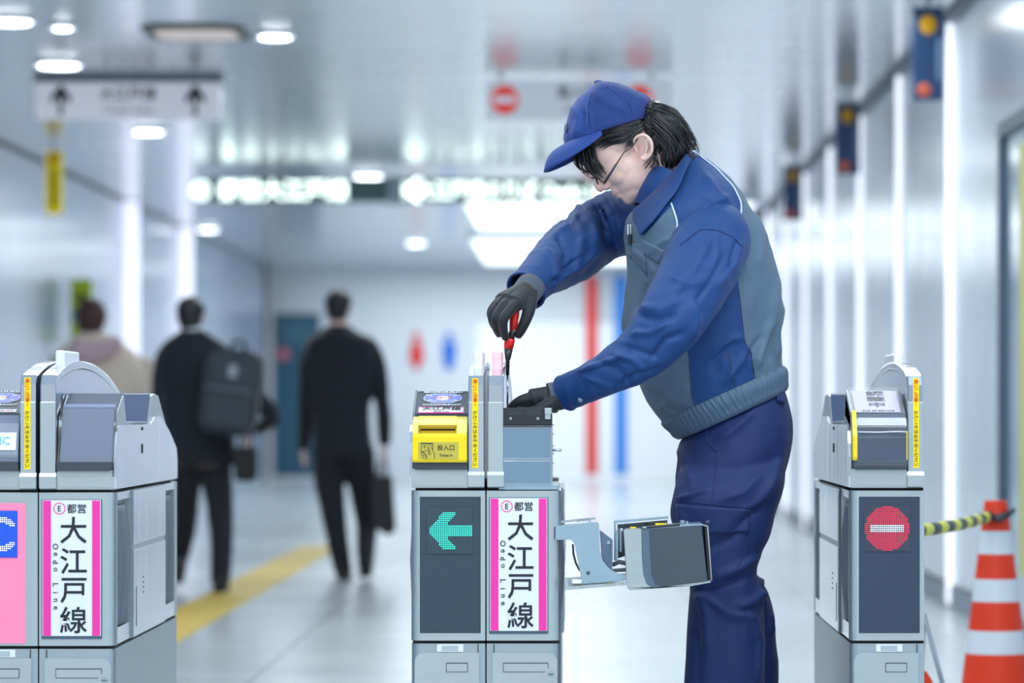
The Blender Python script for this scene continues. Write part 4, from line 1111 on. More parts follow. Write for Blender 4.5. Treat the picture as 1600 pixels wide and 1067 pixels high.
# ---- sleeves
SN = [(1112, 352, .275, 50), (1113, 372, .235, 60), (1101, 402, .185, 61), (1083, 440, .14, 59), (1064, 473, .105, 56), (1043, 505, .08, 52), (1018, 536, .075, 46), (990, 560, .08, 41), (957, 578, .095, 35), (922, 597, .125, 30), (897, 608, .15, 28.5), (884, 614, .165, 28)]
v, f = limb(SN, n=110, per=11, cap=False, flat=.92)
sn = MB().add(v, f, 0, True).mesh('sleeve')
folds(sn, [([(1160, 372), (1150, 410), (1120, 450)], 5, .005), ([(1110, 372), (1085, 420), (1045, 470)], 7, .005), ([(1135, 395), (1110, 440), (1085, 475)], 5, -.004),
           ([(998, 492), (1028, 500), (1060, 492)], 5, -.007), ([(1002, 480), (1030, 484), (1062, 470)], 6, .006), ([(988, 522), (1015, 520), (1040, 505)], 5, .007), ([(1020, 560), (1040, 530), (1070, 520)], 6, -.006),
           ([(1082, 470), (1090, 500), (1082, 530)], 7, .005), ([(972, 540), (1000, 548), (1030, 560)], 5, -.005), ([(960, 552), (990, 562), (1010, 580)], 5, .006), ([(935, 566), (962, 575), (985, 598)], 5, -.005), ([(905, 580), (945, 566), (985, 555)], 5, .005),
           ([(915, 590), (945, 600), (962, 610)], 4, .004), ([(1048, 430), (1070, 445), (1100, 440)], 6, .004), ([(1150, 380), (1140, 420)], 3, -.004), ([(1122, 380), (1118, 410)], 3, .004), ([(960, 608), (990, 585), (1030, 575)], 4, -.004)],
      .0035, 13, 9, (1, 1, 1))
SF = [(1035, 318, .50, 46), (1008, 332, .55, 50), (975, 345, .585, 52), (945, 356, .60, 51), (917, 374, .575, 50), (890, 396, .50, 49), (866, 414, .43, 42), (848, 427, .37, 36), (833, 442, .32, 33.5), (822, 454, .29, 32)]
v, f = limb(SF, n=100, per=11, cap=False, flat=.92)
sf = MB().add(v, f, 0, True).mesh('sleeve')
folds(sf, [([(872, 325), (892, 350), (905, 378)], 6, -.008), ([(900, 320), (925, 350), (930, 385)], 6, .008), ([(925, 310), (945, 345), (948, 385)], 6, -.007), ([(885, 345), (905, 375), (900, 420)], 6, .007), ([(868, 365), (885, 395), (880, 430)], 5, -.006), ([(945, 300), (968, 335), (975, 380)], 6, .006),
           ([(850, 385), (865, 405), (870, 440)], 5, .005), ([(905, 330), (890, 352), (860, 370)], 5, .004), ([(930, 395), (905, 420), (880, 432)], 6, .005), ([(862, 442), (880, 428), (905, 400)], 4, -.005)], .004, 12, 21)
# ---- elastic waistband with gathers
WB = [FB((1060, 687), (1229, 610), YP, .160), FB((1051, 681), (1231, 601), YP, .168), FB((1042, 672), (1231, 590), YP, .175), FB((1034, 662), (1228, 576), YP, .176), FB((1034, 656), (1224, 571), YP, .174)]
rg = random.Random(5); ph = [rg.uniform(0, 6.28) for _ in range(12)]
def gath(u, a):
    return 1 + (.0055 * math.sin(74 * a + 2.2 * math.sin(5 * a + u * 4)) + .004 * math.sin(131 * a + ph[0] + u * 5)) * min(1, 3 * u + .25) * (1 if .05 < u < .95 else .3) + .007 * math.sin(u * math.pi * 4 - .4)
v, f = loft(WB, n=520, per=7, ex=2.25, mod=gath, cap=False)
wbm = MB().add(v, f, 0, True).mesh('waistband')
jacket = wlink('jacket', tor, JACK)
for o_, me_ in (('sleeve', sn), ('sleeve', sf)):
    oo = wlink(o_, me_, BLUE, jacket); md = oo.modifiers.new('s', 'SOLIDIFY'); md.thickness = .002; md.offset = -1
oo = wlink('waistband', wbm, GREYC, jacket); md = oo.modifiers.new('s', 'SOLIDIFY'); md.thickness = .003; md.offset = -1
tr_ = bvh(sn); 
def shifted(me):                     # trees are needed in world space; meshes were moved under the root
    m2 = me.copy(); m2.transform(Matrix.Translation(WO)); t_ = bvh(m2); bpy.data.meshes.remove(m2); return t_
snt, sft, wbt = shifted(sn), shifted(sf), shifted(wbm)
for poly in ([(1083, 236), (1118, 262), (1146, 292), (1158, 317), (1157, 344), (1149, 369)], [(1049, 318), (1057, 341), (1059, 353), (1052, 378)]):
    m = MB(); seam(m, ttree, poly, .0022, .001); wobj(m, 'piping', PIPE, jacket)
def seams(tree, mat, par, name, *L):
    for poly, r in L:
        m_ = MB(); seam(m_, tree, poly, r, .0002); wobj(m_, name, mat, par)
seams(ttree, SEAMG, jacket, 'seam', ([(1140, 552), (1146, 590), (1150, 610)], .0012), ([(1002, 378), (1036, 396)], .0014), ([(984, 400), (1003, 420), (1012, 432)], .0014),
      ([(1154, 450), (1159, 492), (1164, 536), (1174, 549), (1181, 600)], .0011), ([(1076, 560), (1080, 619), (1090, 640)], .0011))
seams(snt, SEAMB, jacket, 'stitch_line', ([(1160, 386), (1146, 371), (1122, 360), (1095, 358), (1062, 384)], .0014), ([(903, 579), (918, 606), (927, 622)], .0012), ([(906, 582), (940, 572), (975, 558)], .001))
l, nn = hit(snt, 907, 624); m = MB(); m.ell(l + nn * .001, (.0058, .0025, .0058)); wobj(m, 'cuff_button', mk('grey_button', (120, 140, 158), .35, .3), jacket)
# far cuff edge and near cuff edge (turned hems)
def hem(st, r):
    S = catmull([(P(p[0], p[1], p[2])[:] + (p[3] / SCL(p[2]),)) for p in st[-2:]], 1)
    c = Vector(S[-1][:3]); t = (c - Vector(S[0][:3])).normalized(); u = (Vector((0, 1, 0)) - t * t.y).normalized(); w = t.cross(u)
    return [c + S[-1][3] * (math.cos(q * math.pi / 20) * w + math.sin(q * math.pi / 20) * u * .92) for q in range(41)]
m = MB(); m.tube(hem(SF, 0), .0028, 8, cap=False); m.tube(hem(SN, 0), .0024, 8, cap=False); wobj(m, 'cuff_hem', BLUE, jacket)
# chest pocket flap with a pen
m = MB(); patch(m, ttree, [(987, 380), (1004, 380), (1012, 428), (990, 404)], .002, .002, 8, 8); patch(m, ttree, [(1004, 374), (1040, 392), (1030, 412), (1000, 392)], .002, .002, 10, 6); wobj(m, 'pocket_flap', GREYC, jacket)
# collar: a turned-down fall around the neck, open at the throat
inner = [(988, 328, .33), (1010, 310, .315), (1034, 286, .318), (1056, 262, .335), (1072, 242, .37), (1078, 235, .42)]
outer = [(1005, 369), (1026, 346), (1046, 321), (1062, 300), (1076, 268), (1088, 244)]
inner = [P(*q) for q in inner]; ow = []
for i, q in enumerate(outer):
    l, n_ = hit(ttree, q[0], q[1], .42); ow.append(l + n_ * .010 if i < 5 else P(q[0], q[1], .42))
def densep(pp, k):
    return [Vector(r_) for r_ in catmull([tuple(p) for p in pp], k)]
I, O = densep(inner, 5), densep(ow, 5)
mirr = lambda p: Vector((p.x, 2 * .42 - p.y, p.z))
I = I + [mirr(p) for p in I[-2::-1]]; O = O + [mirr(p) for p in O[-2::-1]]
vs = []; nr = 7
for a, b in zip(I, O):
    for j in range(nr + 1):
        t = j / nr; out = (Vector((a.x, a.y, 0)) - Vector((P(1050, 0, .42).x, .42, 0))); out.z = 0
        vs.append(a.lerp(b, t) + Vector((-.15, (a.y - .42) * 1.2, .6)) * .018 * math.sin(t * math.pi) * .6)
fs = [(i * (nr + 1) + j, i * (nr + 1) + j + 1, (i + 1) * (nr + 1) + j + 1, (i + 1) * (nr + 1) + j) for i in range(len(I) - 1) for j in range(nr)]
m = MB().add(vs, fs, 0, True); co_ = wobj(m, 'collar', BLUE, jacket); md = co_.modifiers.new('s', 'SOLIDIFY'); md.thickness = .004; md.offset = 0
md = co_.modifiers.new('u', 'SUBSURF'); md.levels = 1; md.render_levels = 1
# inner stand of the collar, wrapping the neck
v, f = limb([(1030, 330, .42, 42), (1040, 300, .42, 44), (1052, 272, .42, 40)], n=48, per=5, cap=False, flat=1.5)
m = MB().add(v, f, 0, True); wobj(m, 'collar_stand', BLUE, jacket)
pen = empty('pen', P(983, 362, .30), 'white and black pen clipped in the chest pocket of the worker', 'pen')
m = MB(); a = Vector((0, 0, 0)); l0, n0 = hit(ttree, 986, 366, .3); pen.location = l0 + Vector((-.004, -.006, 0))
MB().cyl((0, 0, .010), .0045, .022, 'z', 14).obj('cap', WHITEP, pen); MB().cyl((.001, 0, -.012), .0042, .024, 'z', 14).obj('barrel', BLACKP, pen)
MB().box(-.0015, .0015, -.0065, -.0045, -.008, .020).obj('clip', BLACKP, pen)

# ---- trousers
v1, f1 = loft([FB((1072, 676), (1222, 600), YP, .140), FB((1060, 694), (1230, 622), YP, .158), FB((1057, 724), (1238, 664), YP, .168), FB((1055, 756), (1236, 700), YP, .17), FB((1062, 790), (1224, 745), YP, .150), FB((1080, 815), (1205, 785), YP, .10)], n=72, per=8)
YN, YF = .30, .50
v2, f2 = loft([FB((1062, 735), (1225, 715), YN + .02, .08), FB((1053, 775), (1224, 752), YN, .10), FB((1049, 803), (1212, 792), YN, .102), FB((1060, 838), (1204, 832), YN, .098), FB((1072, 875), (1190, 866), YN, .092), FB((1077, 915), (1183, 903), YN, .09),
               FB((1075, 960), (1193, 955), YN, .09), FB((1072, 1010), (1195, 1005), YN, .09), FB((1068, 1070), (1196, 1067), YN, .092), FB((1068, 1180), (1190, 1180), YN, .09), FB((1070, 1320), (1186, 1330), YN, .088), FB((1074, 1366), (1184, 1366), YN, .085)], n=64, per=8)
v3, f3 = loft([FB((1080, 745), (1225, 715), YF - .02, .08), FB((1078, 775), (1226, 755), YF, .10), FB((1080, 810), (1213, 800), YF, .10), FB((1090, 850), (1200, 845), YF, .095), FB((1096, 890), (1180, 885), YF, .09), FB((1098, 935), (1200, 925), YF, .088),
               FB((1098, 970), (1209, 965), YF, .088), FB((1100, 1010), (1212, 1005), YF, .088), FB((1100, 1070), (1217, 1067), YF, .09), FB((1100, 1180), (1212, 1180), YF, .088), FB((1104, 1320), (1206, 1320), YF, .086), FB((1108, 1356), (1204, 1356), YF, .085)], n=64, per=8)
tm_ = remesh(MB().add(v1, f1).add(v2, f2).add(v3, f3), .0052, 10, .6, 'trousers')
folds(tm_, [([(1180, 640), (1150, 668), (1118, 690)], 7, .004), ([(1196, 790), (1170, 800), (1140, 840), (1100, 860)], 9, -.006), ([(1222, 700), (1205, 760), (1180, 790), (1150, 805)], 8, .006), ([(1060, 780), (1085, 774), (1108, 764)], 4, .005), ([(1058, 700), (1075, 720), (1082, 760)], 7, .004),
            ([(1185, 870), (1150, 890), (1110, 905)], 8, .007), ([(1080, 925), (1120, 915), (1170, 900)], 7, -.006), ([(1150, 948), (1175, 940), (1192, 925)], 7, .008), ([(1100, 930), (1140, 960), (1185, 965)], 7, .006), ([(1090, 920), (1105, 960), (1108, 1020)], 10, .006),
            ([(1175, 960), (1188, 1000), (1185, 1060)], 6, .006), ([(1192, 895), (1185, 925), (1196, 950)], 5, .006), ([(1085, 980), (1092, 1030), (1088, 1067)], 8, -.005), ([(1065, 800), (1080, 830), (1090, 860)], 5, .004), ([(1190, 740), (1160, 770), (1128, 780)], 6, .003), ([(1203, 958), (1205, 990)], 4, .006)],
      .0045, 7, 14, (1, 1, .6))
ttr = bvh(tm_)
trousers = wlink('trousers', tm_, NAVY)
m = MB(); patch(m, ttr, [(1058, 788), (1172, 796), (1169, 831), (1062, 834)], .003, .003, 26, 10); fl_ = wobj(m, 'pocket_flap', NAVY, trousers)
seams(ttr, SEAMB, trousers, 'seam', ([(1109, 664), (1102, 678), (1105, 691), (1120, 705)], .0022), ([(1119, 707), (1117, 745), (1112, 786)], .001), ([(1060, 783), (1110, 788), (1172, 794)], .0016), ([(1222, 625), (1226, 660), (1218, 710)], .0012), ([(1168, 834), (1166, 860), (1150, 890)], .0012))
l, n_ = hit(ttr, 1107, 816); m = MB(); m.ell(l + n_ * .0075, (.0062, .002, .0062)); m.ell(l + n_ * .009, (.0042, .0015, .0042)); wobj(m, 'button', mk('navy_button', (44, 56, 96), .35), trousers)
m = MB(); patch(m, ttr, [(1213, 612), (1224, 618), (1223, 632), (1212, 627)], .003, .003, 4, 4); wobj(m, 'belt_loop', NAVY, trousers)
# shoes
SHOE = mk('black_shoe', (30, 32, 36), .4)
for (Y, px) in ((YN, 1130), (YF, 1158)):
    x = P(px, 0, Y).x
    m = MB(); m.ell((x - .06, Y, .045), (.15, .048, .045)).ell((x + .03, Y, .06), (.065, .045, .055)).box(x - .205, x + .09, Y - .046, Y + .046, 0, .022, .01)
    me = remesh(m, .006, 4, .5, 'shoe'); wlink('shoe', me, SHOE)
# ---- head, neck, hands: one continuous body
HT = R(36)
E0 = P(1005, 229, .42)
hf = Vector((-math.cos(HT), 0, -math.sin(HT))); hu = Vector((-math.sin(HT), 0, math.cos(HT))); hl = Vector((0, 1, 0))
HM = Matrix((hf, hl, hu)).transposed()            # local (f, l, u) -> world
def H(f, l, u): return E0 + hf * f + hl * l + hu * u
body = MB()
def he(f, l, u, rf, rl, ru, rot=0):
    M_ = HM @ Matrix.Rotation(R(rot), 3, 'Y')
    body.ell(H(f, l, u), (rf, rl, ru), M_, u=28, v=18)
he(.022, 0, .050, .078, .075, .075)
he(.062, 0, .036, .055, .064, .056)
he(.055, 0, -.006, .060, .064, .062)
he(.050, 0, -.034, .060, .059, .056, 12)
he(.060, 0, -.058, .048, .044, .032, 22)
he(.086, 0, -.074, .022, .026, .018)
for s_ in (-1, 1):
    he(.074, s_ * .034, -.016, .034, .024, .030)
    he(.093, s_ * .030, .018, .013, .015, .011)     # lids
    he(.106, s_ * .027, .038, .012, .020, .008)     # brow
    he(.118, s_ * .011, -.025, .011, .008, .008)     # nostrils
body.add(*limbw([tuple(H(.108, 0, .034)) + (.009,), tuple(H(.120, 0, .008)) + (.0095,), tuple(H(.131, 0, -.014)) + (.011,), tuple(H(.128, 0, -.022)) + (.010,)], 14, 4))
he(.104, 0, -.044, .014, .022, .012); he(.108, 0, -.0505, .009, .017, .005); he(.104, 0, -.0595, .009, .017, .0055); he(.094, 0, -.066, .014, .022, .012)
# ear
def earpt(px, py, dy=0): return P(px, py, .42 - .074 + dy)
for sgn in (1, -1):
    def EP(px, py, dy):
        p = earpt(px, py, dy)
        return p if sgn == 1 else Vector((p.x, .84 - p.y, p.z))
    body.add(*limbw([tuple(EP(993, 232, -.001)) + (.0028,), tuple(EP(990, 222, -.007)) + (.0034,), tuple(EP(996, 213, -.013)) + (.0040,), tuple(EP(1007, 211, -.017)) + (.0044,), tuple(EP(1016, 219, -.019)) + (.0044,), tuple(EP(1019, 231, -.018)) + (.0042,), tuple(EP(1015, 243, -.013)) + (.0044,), tuple(EP(1007, 249, -.006)) + (.0052,), tuple(EP(1001, 246, -.002)) + (.004,)], 10, 4))
    body.add(*limbw([tuple(EP(1000, 222, -.004)) + (.0026,), tuple(EP(1008, 220, -.011)) + (.003,), tuple(EP(1011, 230, -.012)) + (.003,), tuple(EP(1008, 239, -.008)) + (.003,)], 8, 4))
    body.add(*limbw([tuple(EP(1010, 215, -.004)) + (.004,), tuple(EP(1011, 230, -.004)) + (.0055,), tuple(EP(1006, 244, -.001)) + (.005,)], 10, 4))
    body.add(*limbw([tuple(EP(993, 232, -.001)) + (.003,), tuple(EP(996, 237, -.004)) + (.003,)], 8, 3))
# neck and inner trunk, limbs inside the clothes
body.add(*limbw([tuple(H(-.012, 0, .02)) + (.055,), tuple(P(1030, 262, .42)) + (.056,), tuple(P(1052, 290, .42)) + (.058,), tuple(P(1062, 330, .41)) + (.07,)], 28, 5))
v, f = loft([FB((1075, 680), (1200, 620), YP, .12), FB((1020, 580), (1190, 510), YP, .13), FB((1000, 480), (1180, 420), YP, .15), FB((1002, 400), (1150, 330), YP, .17), FB((1020, 350), (1115, 280), YP, .10)], n=32, per=4); body.add(v, f)
v, f = loft([FB((1080, 670), (1200, 610), YP, .12), FB((1075, 720), (1215, 690), YP, .14), FB((1080, 780), (1200, 760), YP, .13)], n=32, per=4); body.add(v, f)
for Y, dx in ((YN, 0), (YF, 22)):
    body.add(*limb([(1130 + dx, 750, Y, 55), (1125 + dx, 860, Y, 40), (1122 + dx, 930, Y, 36), (1134 + dx, 1040, Y, 38), (1140 + dx, 1250, Y, 26), (1140 + dx, 1350, Y, 26)], 20, 4))
    body.add(*limb([(1140 + dx, 1352, Y, 24), (1085 + dx, 1364, Y, 16)], 16, 4))
body.add(*limb([(p[0], p[1], p[2], p[3] * .62) for p in SN] + [(872, 620, .165, 17)], 20, 4))
body.add(*limb([(p[0], p[1], p[2], p[3] * .6) for p in SF] + [(822, 458, .25, 17)], 20, 4))
# hands: chains (px, py, Y, radius px)
HR = dict(
    index=[(806, 474, .180, 9.0), (798, 483, .168, 8.6), (787, 499, .158, 7.8), (787, 516, .172, 7.0), (790, 528, .190, 6.2)],
    middle=[(794, 472, .186, 9.0), (786, 480, .178, 8.8), (775, 497, .172, 7.8), (776, 513, .186, 7.0), (781, 523, .200, 6.2)],
    ring=[(786, 470, .205, 8.8), (778, 478, .200, 8.4), (769, 492, .198, 7.2), (771, 506, .212, 6.4), (777, 515, .222, 5.8)],
    little=[(782, 470, .228, 8.0), (773, 478, .228, 7.4), (766.5, 488, .230, 6.2), (768, 498, .240, 5.6), (774, 506, .248, 5.0)],
    thumb=[(828, 470, .215, 11), (826, 486, .200, 10), (820, 503, .196, 8.8), (813, 517, .200, 8.0), (808, 525, .204, 7.0)])
PR = [((823, 457, .245), 19.5, (804, 474, .182), 14.5), ((822, 457, .245), 19.5, (792, 471, .190), 14), ((820, 457, .25), 19, (783, 470, .208), 12.5), ((820, 457, .255), 18, (778, 471, .230), 10), ((824, 460, .24), 18, (827, 480, .21), 12)]
HL = dict(
    index=[(826, 622, .145, 9), (812, 627, .140, 8.2), (801, 635, .145, 7.2), (796, 643, .155, 6.4), (797, 650, .165, 5.6)],
    middle=[(828, 624, .165, 9), (812, 630, .165, 8.2), (803, 641, .170, 7), (805, 652, .180, 6), (811, 655, .185, 5.4)],
    ring=[(831, 628, .185, 8.6), (816, 637, .188, 7.8), (812, 648, .192, 6.6), (818, 654, .196, 5.6), (823, 655, .198, 5)],
    little=[(836, 632, .200, 7.8), (824, 641, .205, 6.6), (821, 650, .207, 5.6), (826, 654, .208, 5), (829, 655, .208, 4.6)],
    thumb=[(858, 632, .130, 11), (843, 640, .120, 9.6), (829, 644, .118, 8.4), (817, 643, .122, 7.6), (808, 641, .128, 6.6)])
PL = [((870, 620, .165), 20, (828, 621, .15), 13.5), ((869, 621, .168), 20, (830, 625, .168), 13), ((868, 624, .17), 20, (834, 629, .186), 12), ((866, 628, .172), 18, (840, 633, .198), 11), ((872, 624, .155), 18, (856, 632, .135), 12)]
def hand(mb, chains, palm, k=1.0, n=16):
    for c in chains.values(): mb.add(*limb([(p[0], p[1], p[2], p[3] * k) for p in c], n, 5))
    for a, ra, b, rb in palm: mb.add(*limb([a + (ra * k,), ((a[0] + b[0]) / 2, (a[1] + b[1]) / 2, (a[2] + b[2]) / 2, (ra + rb) / 2 * k * .98), b + (rb * k,)], n, 5, flat=.8))
hand(body, HR, PR, .82); hand(body, HL, PL, .82)
bm_ = remesh(body, .0027, 6, .5, 'body')
bd_ = wlink('body', bm_, SKIN)
LIP = mk('lip', (222, 158, 150), .4, sss=.2)
m = MB()
m.ell(H(.1145, 0, -.0500), (.0052, .015, .0030), HM, u=20, v=10); m.ell(H(.1105, 0, -.0575), (.0058, .0135, .0036), HM, u=20, v=10); wobj(m, 'lips', LIP, bd_)
# gloves
for ch, pa, cuff, nm in ((HR, PR, [(818, 463, .25, 22), (824, 455, .262, 22.5), (831, 446, .28, 23)], 'r'), (HL, PL, [(858, 621, .163, 22.5), (869, 619, .165, 22.5), (882, 616, .166, 22.5)], 'l')):
    g = MB(); hand(g, ch, pa)
    me = remesh(g, .0017, 3, .5, 'glove')
    gl = wlink('glove', me, GLOVE)
    v, f = limb(cuff, n=120, per=5, cap=False, flat=.95)
    vs = [Vector(q) for q in v]; n = 120
    for r_ in range(len(vs) // n):
        c = sum((vs[r_ * n + i] for i in range(n)), Vector()) / n
        for i in range(n): vs[r_ * n + i] = c + (vs[r_ * n + i] - c) * (1 + .015 * math.cos(i * math.pi))
    kc = MB().add(vs, f, 0, True); wobj(kc, 'knit_cuff', KNIT, gl)
    gt = shifted(me)
    # printed block on the back of the hand
    pm_ = MB()
    if nm == 'r': rows_ = [((791, 458), (812, 462), 6), ((781, 468), (806, 470), 8)]
    else: rows_ = [((846, 610), (850, 622), 5), ((832, 611), (838, 630), 7)]
    rr_ = random.Random(4)
    for (a, b, k_) in rows_:
        for i in range(k_):
            u = (i + .5) / k_; cx, cy = a[0] + (b[0] - a[0]) * u, a[1] + (b[1] - a[1]) * u
            for j in range(3):
                q = (cx + rr_.uniform(-1, 1), cy + (j - 1) * 2.0 + rr_.uniform(-.5, .5)) if nm == 'r' else (cx + (j - 1) * 2.4, cy + rr_.uniform(-.6, .6))
                l, n_ = hit(gt, *q)
                if abs(l.y - .3) < 1e-6: continue
                e = (1.3, .45) if nm == 'r' else (.9, .6)
                l2, _ = hit(gt, q[0] + e[0], q[1]); 
                pm_.tube([l + n_ * .0002, l2 + n_ * .0002], .0005, 4)
    wobj(pm_, 'print', mk('glove_print', (96, 110, 128), .6), gl)
# screwdriver
sd = empty('screwdriver', P(793, 636, .2), 'red and black screwdriver held upright in the gloved hand', 'screwdriver')
So = Vector(sd.location)
def sp(px, py, Y=.2): return P(px, py, Y) - So
RED = mk('red_handle', (222, 40, 34), .3)
k = 1 / SCL(.2)
MB().tube([sp(806, 483), sp(804.5, 492), sp(803, 500), sp(802, 516)], [5.5 * k, 7 * k, 6.8 * k, 6.2 * k], 16).obj('handle_end', RED, sd)
MB().tube([sp(802, 516), sp(800, 521), sp(797.5, 529)], [6.0 * k, 5.2 * k, 6.6 * k], 16).obj('grip', BLACKP, sd)
MB().tube([sp(797.5, 529), sp(796, 534), sp(794.5, 545)], [8 * k, 8.2 * k, 7.2 * k], 16).obj('handle_collar', RED, sd)
MB().tube([sp(794.5, 544.5), sp(793.6, 560), sp(793.2, 563), sp(793, 586)], [7 * k, 4.4 * k, 3.3 * k, 2.7 * k], 16).obj('neck', BLACKP, sd)
MB().tube([sp(793, 585), sp(793, 650)], [1.5 * k, 1.4 * k], 12).obj('shaft', mk('tool_steel', (150, 156, 166), .2, 1), sd)

# ---- cap (slices across a tilted axis)
CY = .42
CP = [((882, 226), (1026, 181)), ((880, 216), (1025, 172)), ((882, 204), (1021, 162)), ((886, 188), (1014, 152)), ((892, 170), (1001, 144)), ((900, 157), (985, 137)), ((911, 145), (968, 131)), ((922, 136), (952, 128)), ((930, 129.5), (940, 127))]
hh_ = [.086, .0875, .088, .086, .081, .073, .06, .041, .012]
v, f = loft([FB(a, b, CY, h) for (a, b), h in zip(CP, hh_)], n=120, per=7, ex=2.1)
cm = MB().add(v, f, 0, True).mesh('cap')
folds(cm, [([(893, 165), (905, 185), (900, 215)], 7, .004), ([(915, 170), (908, 195), (902, 222)], 5, -.004), ([(918, 165), (921, 190), (924, 216)], 4, .004), ([(925, 140), (935, 150), (960, 165), (985, 175)], 8, .0025), ([(990, 142), (985, 170), (990, 190)], 7, -.002)], .0015, 20, 2)
Q = proj(verts_np(cm)); MESHP = [(934, 120), (923, 150), (919, 170), (924, 235), (1040, 200), (1035, 110)]
fattr(cm, 'region', polysd(Q, MESHP))
CAPM = clothmat('cap_cloth', (22, 54, 122), (36, 70, 146), rough=.7, bump=.25)
N_ = CAPM.node_tree.nodes.new; L_ = CAPM.node_tree.links.new
vo = N_('ShaderNodeTexVoronoi'); vo.inputs['Scale'].default_value = 420; tcq = N_('ShaderNodeTexCoord'); L_(tcq.outputs['Object'], vo.inputs[0])
bpn = [n_ for n_ in CAPM.node_tree.nodes if n_.type == 'BUMP'][0]; bpn.inputs['Strength'].default_value = .5; L_(vo.outputs['Distance'], bpn.inputs['Height'])
CAPF = clothmat('cap_plain', (32, 66, 142), rough=.7, sheen=.1)
ctree = bvh(cm)
cap_ = wlink('cap', cm, CAPM)
m = MB(); 
A0, A1 = P(882, 226, CY), P(1026, 181, CY); cc = (A0 + A1) / 2; ad = (A1 - A0) / 2
ring = [cc - ad * math.cos(q) * 1.012 + Vector((0, .0875 * math.sin(q), 0)) for q in [2 * math.pi * i / 60 for i in range(61)]]
m.tube(ring, .0022, 8, cap=False); wobj(m, 'sweatband', SEAMB, cap_)
# visor: swept sheet
vs = []; nu, nv = 36, 10
tipv = P(851, 269, CY) - P(882, 226, CY)
for i in range(nu + 1):
    a = -1 + 2 * i / nu; th = a * R(78)
    base = cc - ad * math.cos(th) * 1.01 + Vector((0, .087 * math.sin(th), 0))
    ext = max(0.0, 1 - abs(a) ** 2.6) ** .75
    for j in range(nv + 1):
        t = j / nv
        p = base + tipv * ext * t + Vector((0, math.sin(th) * .012 * t, 0))
        p += (tipv.cross(Vector((0, 1, 0))).normalized() * -1) * (.012 * math.sin(t * math.pi) * (1 - a * a))
        p += Vector((.002, 0, -.011)) * (a * a) * t
        vs.append(p)
fs = [(i * (nv + 1) + j, i * (nv + 1) + j + 1, (i + 1) * (nv + 1) + j + 1, (i + 1) * (nv + 1) + j) for i in range(nu) for j in range(nv)]
m = MB().add(vs, fs, 0, True); vz = wobj(m, 'visor', CAPF, cap_); md = vz.modifiers.new('s', 'SOLIDIFY'); md.thickness = .003; md.offset = 0
m = MB(); m.ell(P(934, 127.5, CY), (.0095, .0095, .003), Matrix.Rotation(R(-10), 3, 'Y')); wobj(m, 'button', CAPF, cap_)
seams(ctree, SEAMB, cap_, 'seam', ([(930, 131), (922, 150), (919, 168), (921, 195), (924, 214)], .0009), ([(938, 131), (962, 145), (985, 165), (990, 190)], .0008))
l, n_ = hit(ctree, 885, 201, CY); m = MB(); m.cyl((0, 0, 0), .0105, .002, 'z', 28)
rot = n_.to_track_quat('Z', 'Y').to_matrix().to_4x4()
b1 = m.mesh('emblem', [mk('emblem_navy', (34, 46, 92), .5)]); b1.transform(Matrix.Translation(l + n_ * .0012) @ rot @ Matrix.Diagonal((1, 1, 1, 1))); em = wlink('emblem', b1, mk('emblem_navy', (34, 46, 92), .5), cap_)
m = MB(); m.tube([(.0092 * math.cos(q), .0092 * math.sin(q), .0012) for q in [2 * math.pi * i / 24 for i in range(25)]], .0007, 5, cap=False); m.tube([(-.004, -.003, .0013), (0, .004, .0013), (.004, -.001, .0013)], .0008, 5)
b1 = m.mesh('ring'); b1.transform(Matrix.Translation(l + n_ * .0012) @ rot); wlink('emblem_ring', b1, mk('emblem_silver', (170, 180, 205), .4), em)
# ---- glasses
m = MB(); GY = .42
tp = [(984, 232, GY - .078), (975, 238, GY - .076), (962, 258, GY - .072), (950, 277, GY - .066), (944, 286, GY - .062)]
m.tube([P(*q) for q in tp[:3]], [.0012, .0012, .0015], 8); m.tube([P(*q) for q in tp[2:]], [.0026, .0030, .0026], 8)
m.tube([Vector((P(*q).x, .84 - P(*q).y, P(*q).z)) for q in tp], .0015, 8)
hin = [P(*tp[-1]), P(926, 280, GY - .058)]
def rim(sgn):
    pts = []
    c = H(.128, sgn * .031, .006)
    for i in range(25):
        q = 2 * math.pi * i / 24
        pts.append(c + hl * .025 * math.cos(q) + (hu * .016 + hf * -.004) * math.sin(q))
    return pts
lens = MB()
for s_ in (-1, 1):
    r_ = rim(s_); m.tube(r_, .0013, 8, cap=False); lens.add(r_[:-1], [tuple(range(24))])
    e = r_[0] if s_ == 1 else r_[12]
m.tube([rim(-1)[0], H(.134, 0, .012), rim(1)[12]], .0014, 8)
m.tube([P(*tp[-1]), rim(-1)[12]], .0016, 8); m.tube([Vector((P(*tp[-1]).x, .84 - P(*tp[-1]).y, P(*tp[-1]).z)), rim(1)[0]], .0016, 8)
gls = wobj(m, 'glasses', BLACKP)
wobj(lens, 'lens', mk('lens_glass', (240, 244, 250), .03, trans=1, ior=1.1, alpha=.25), gls)
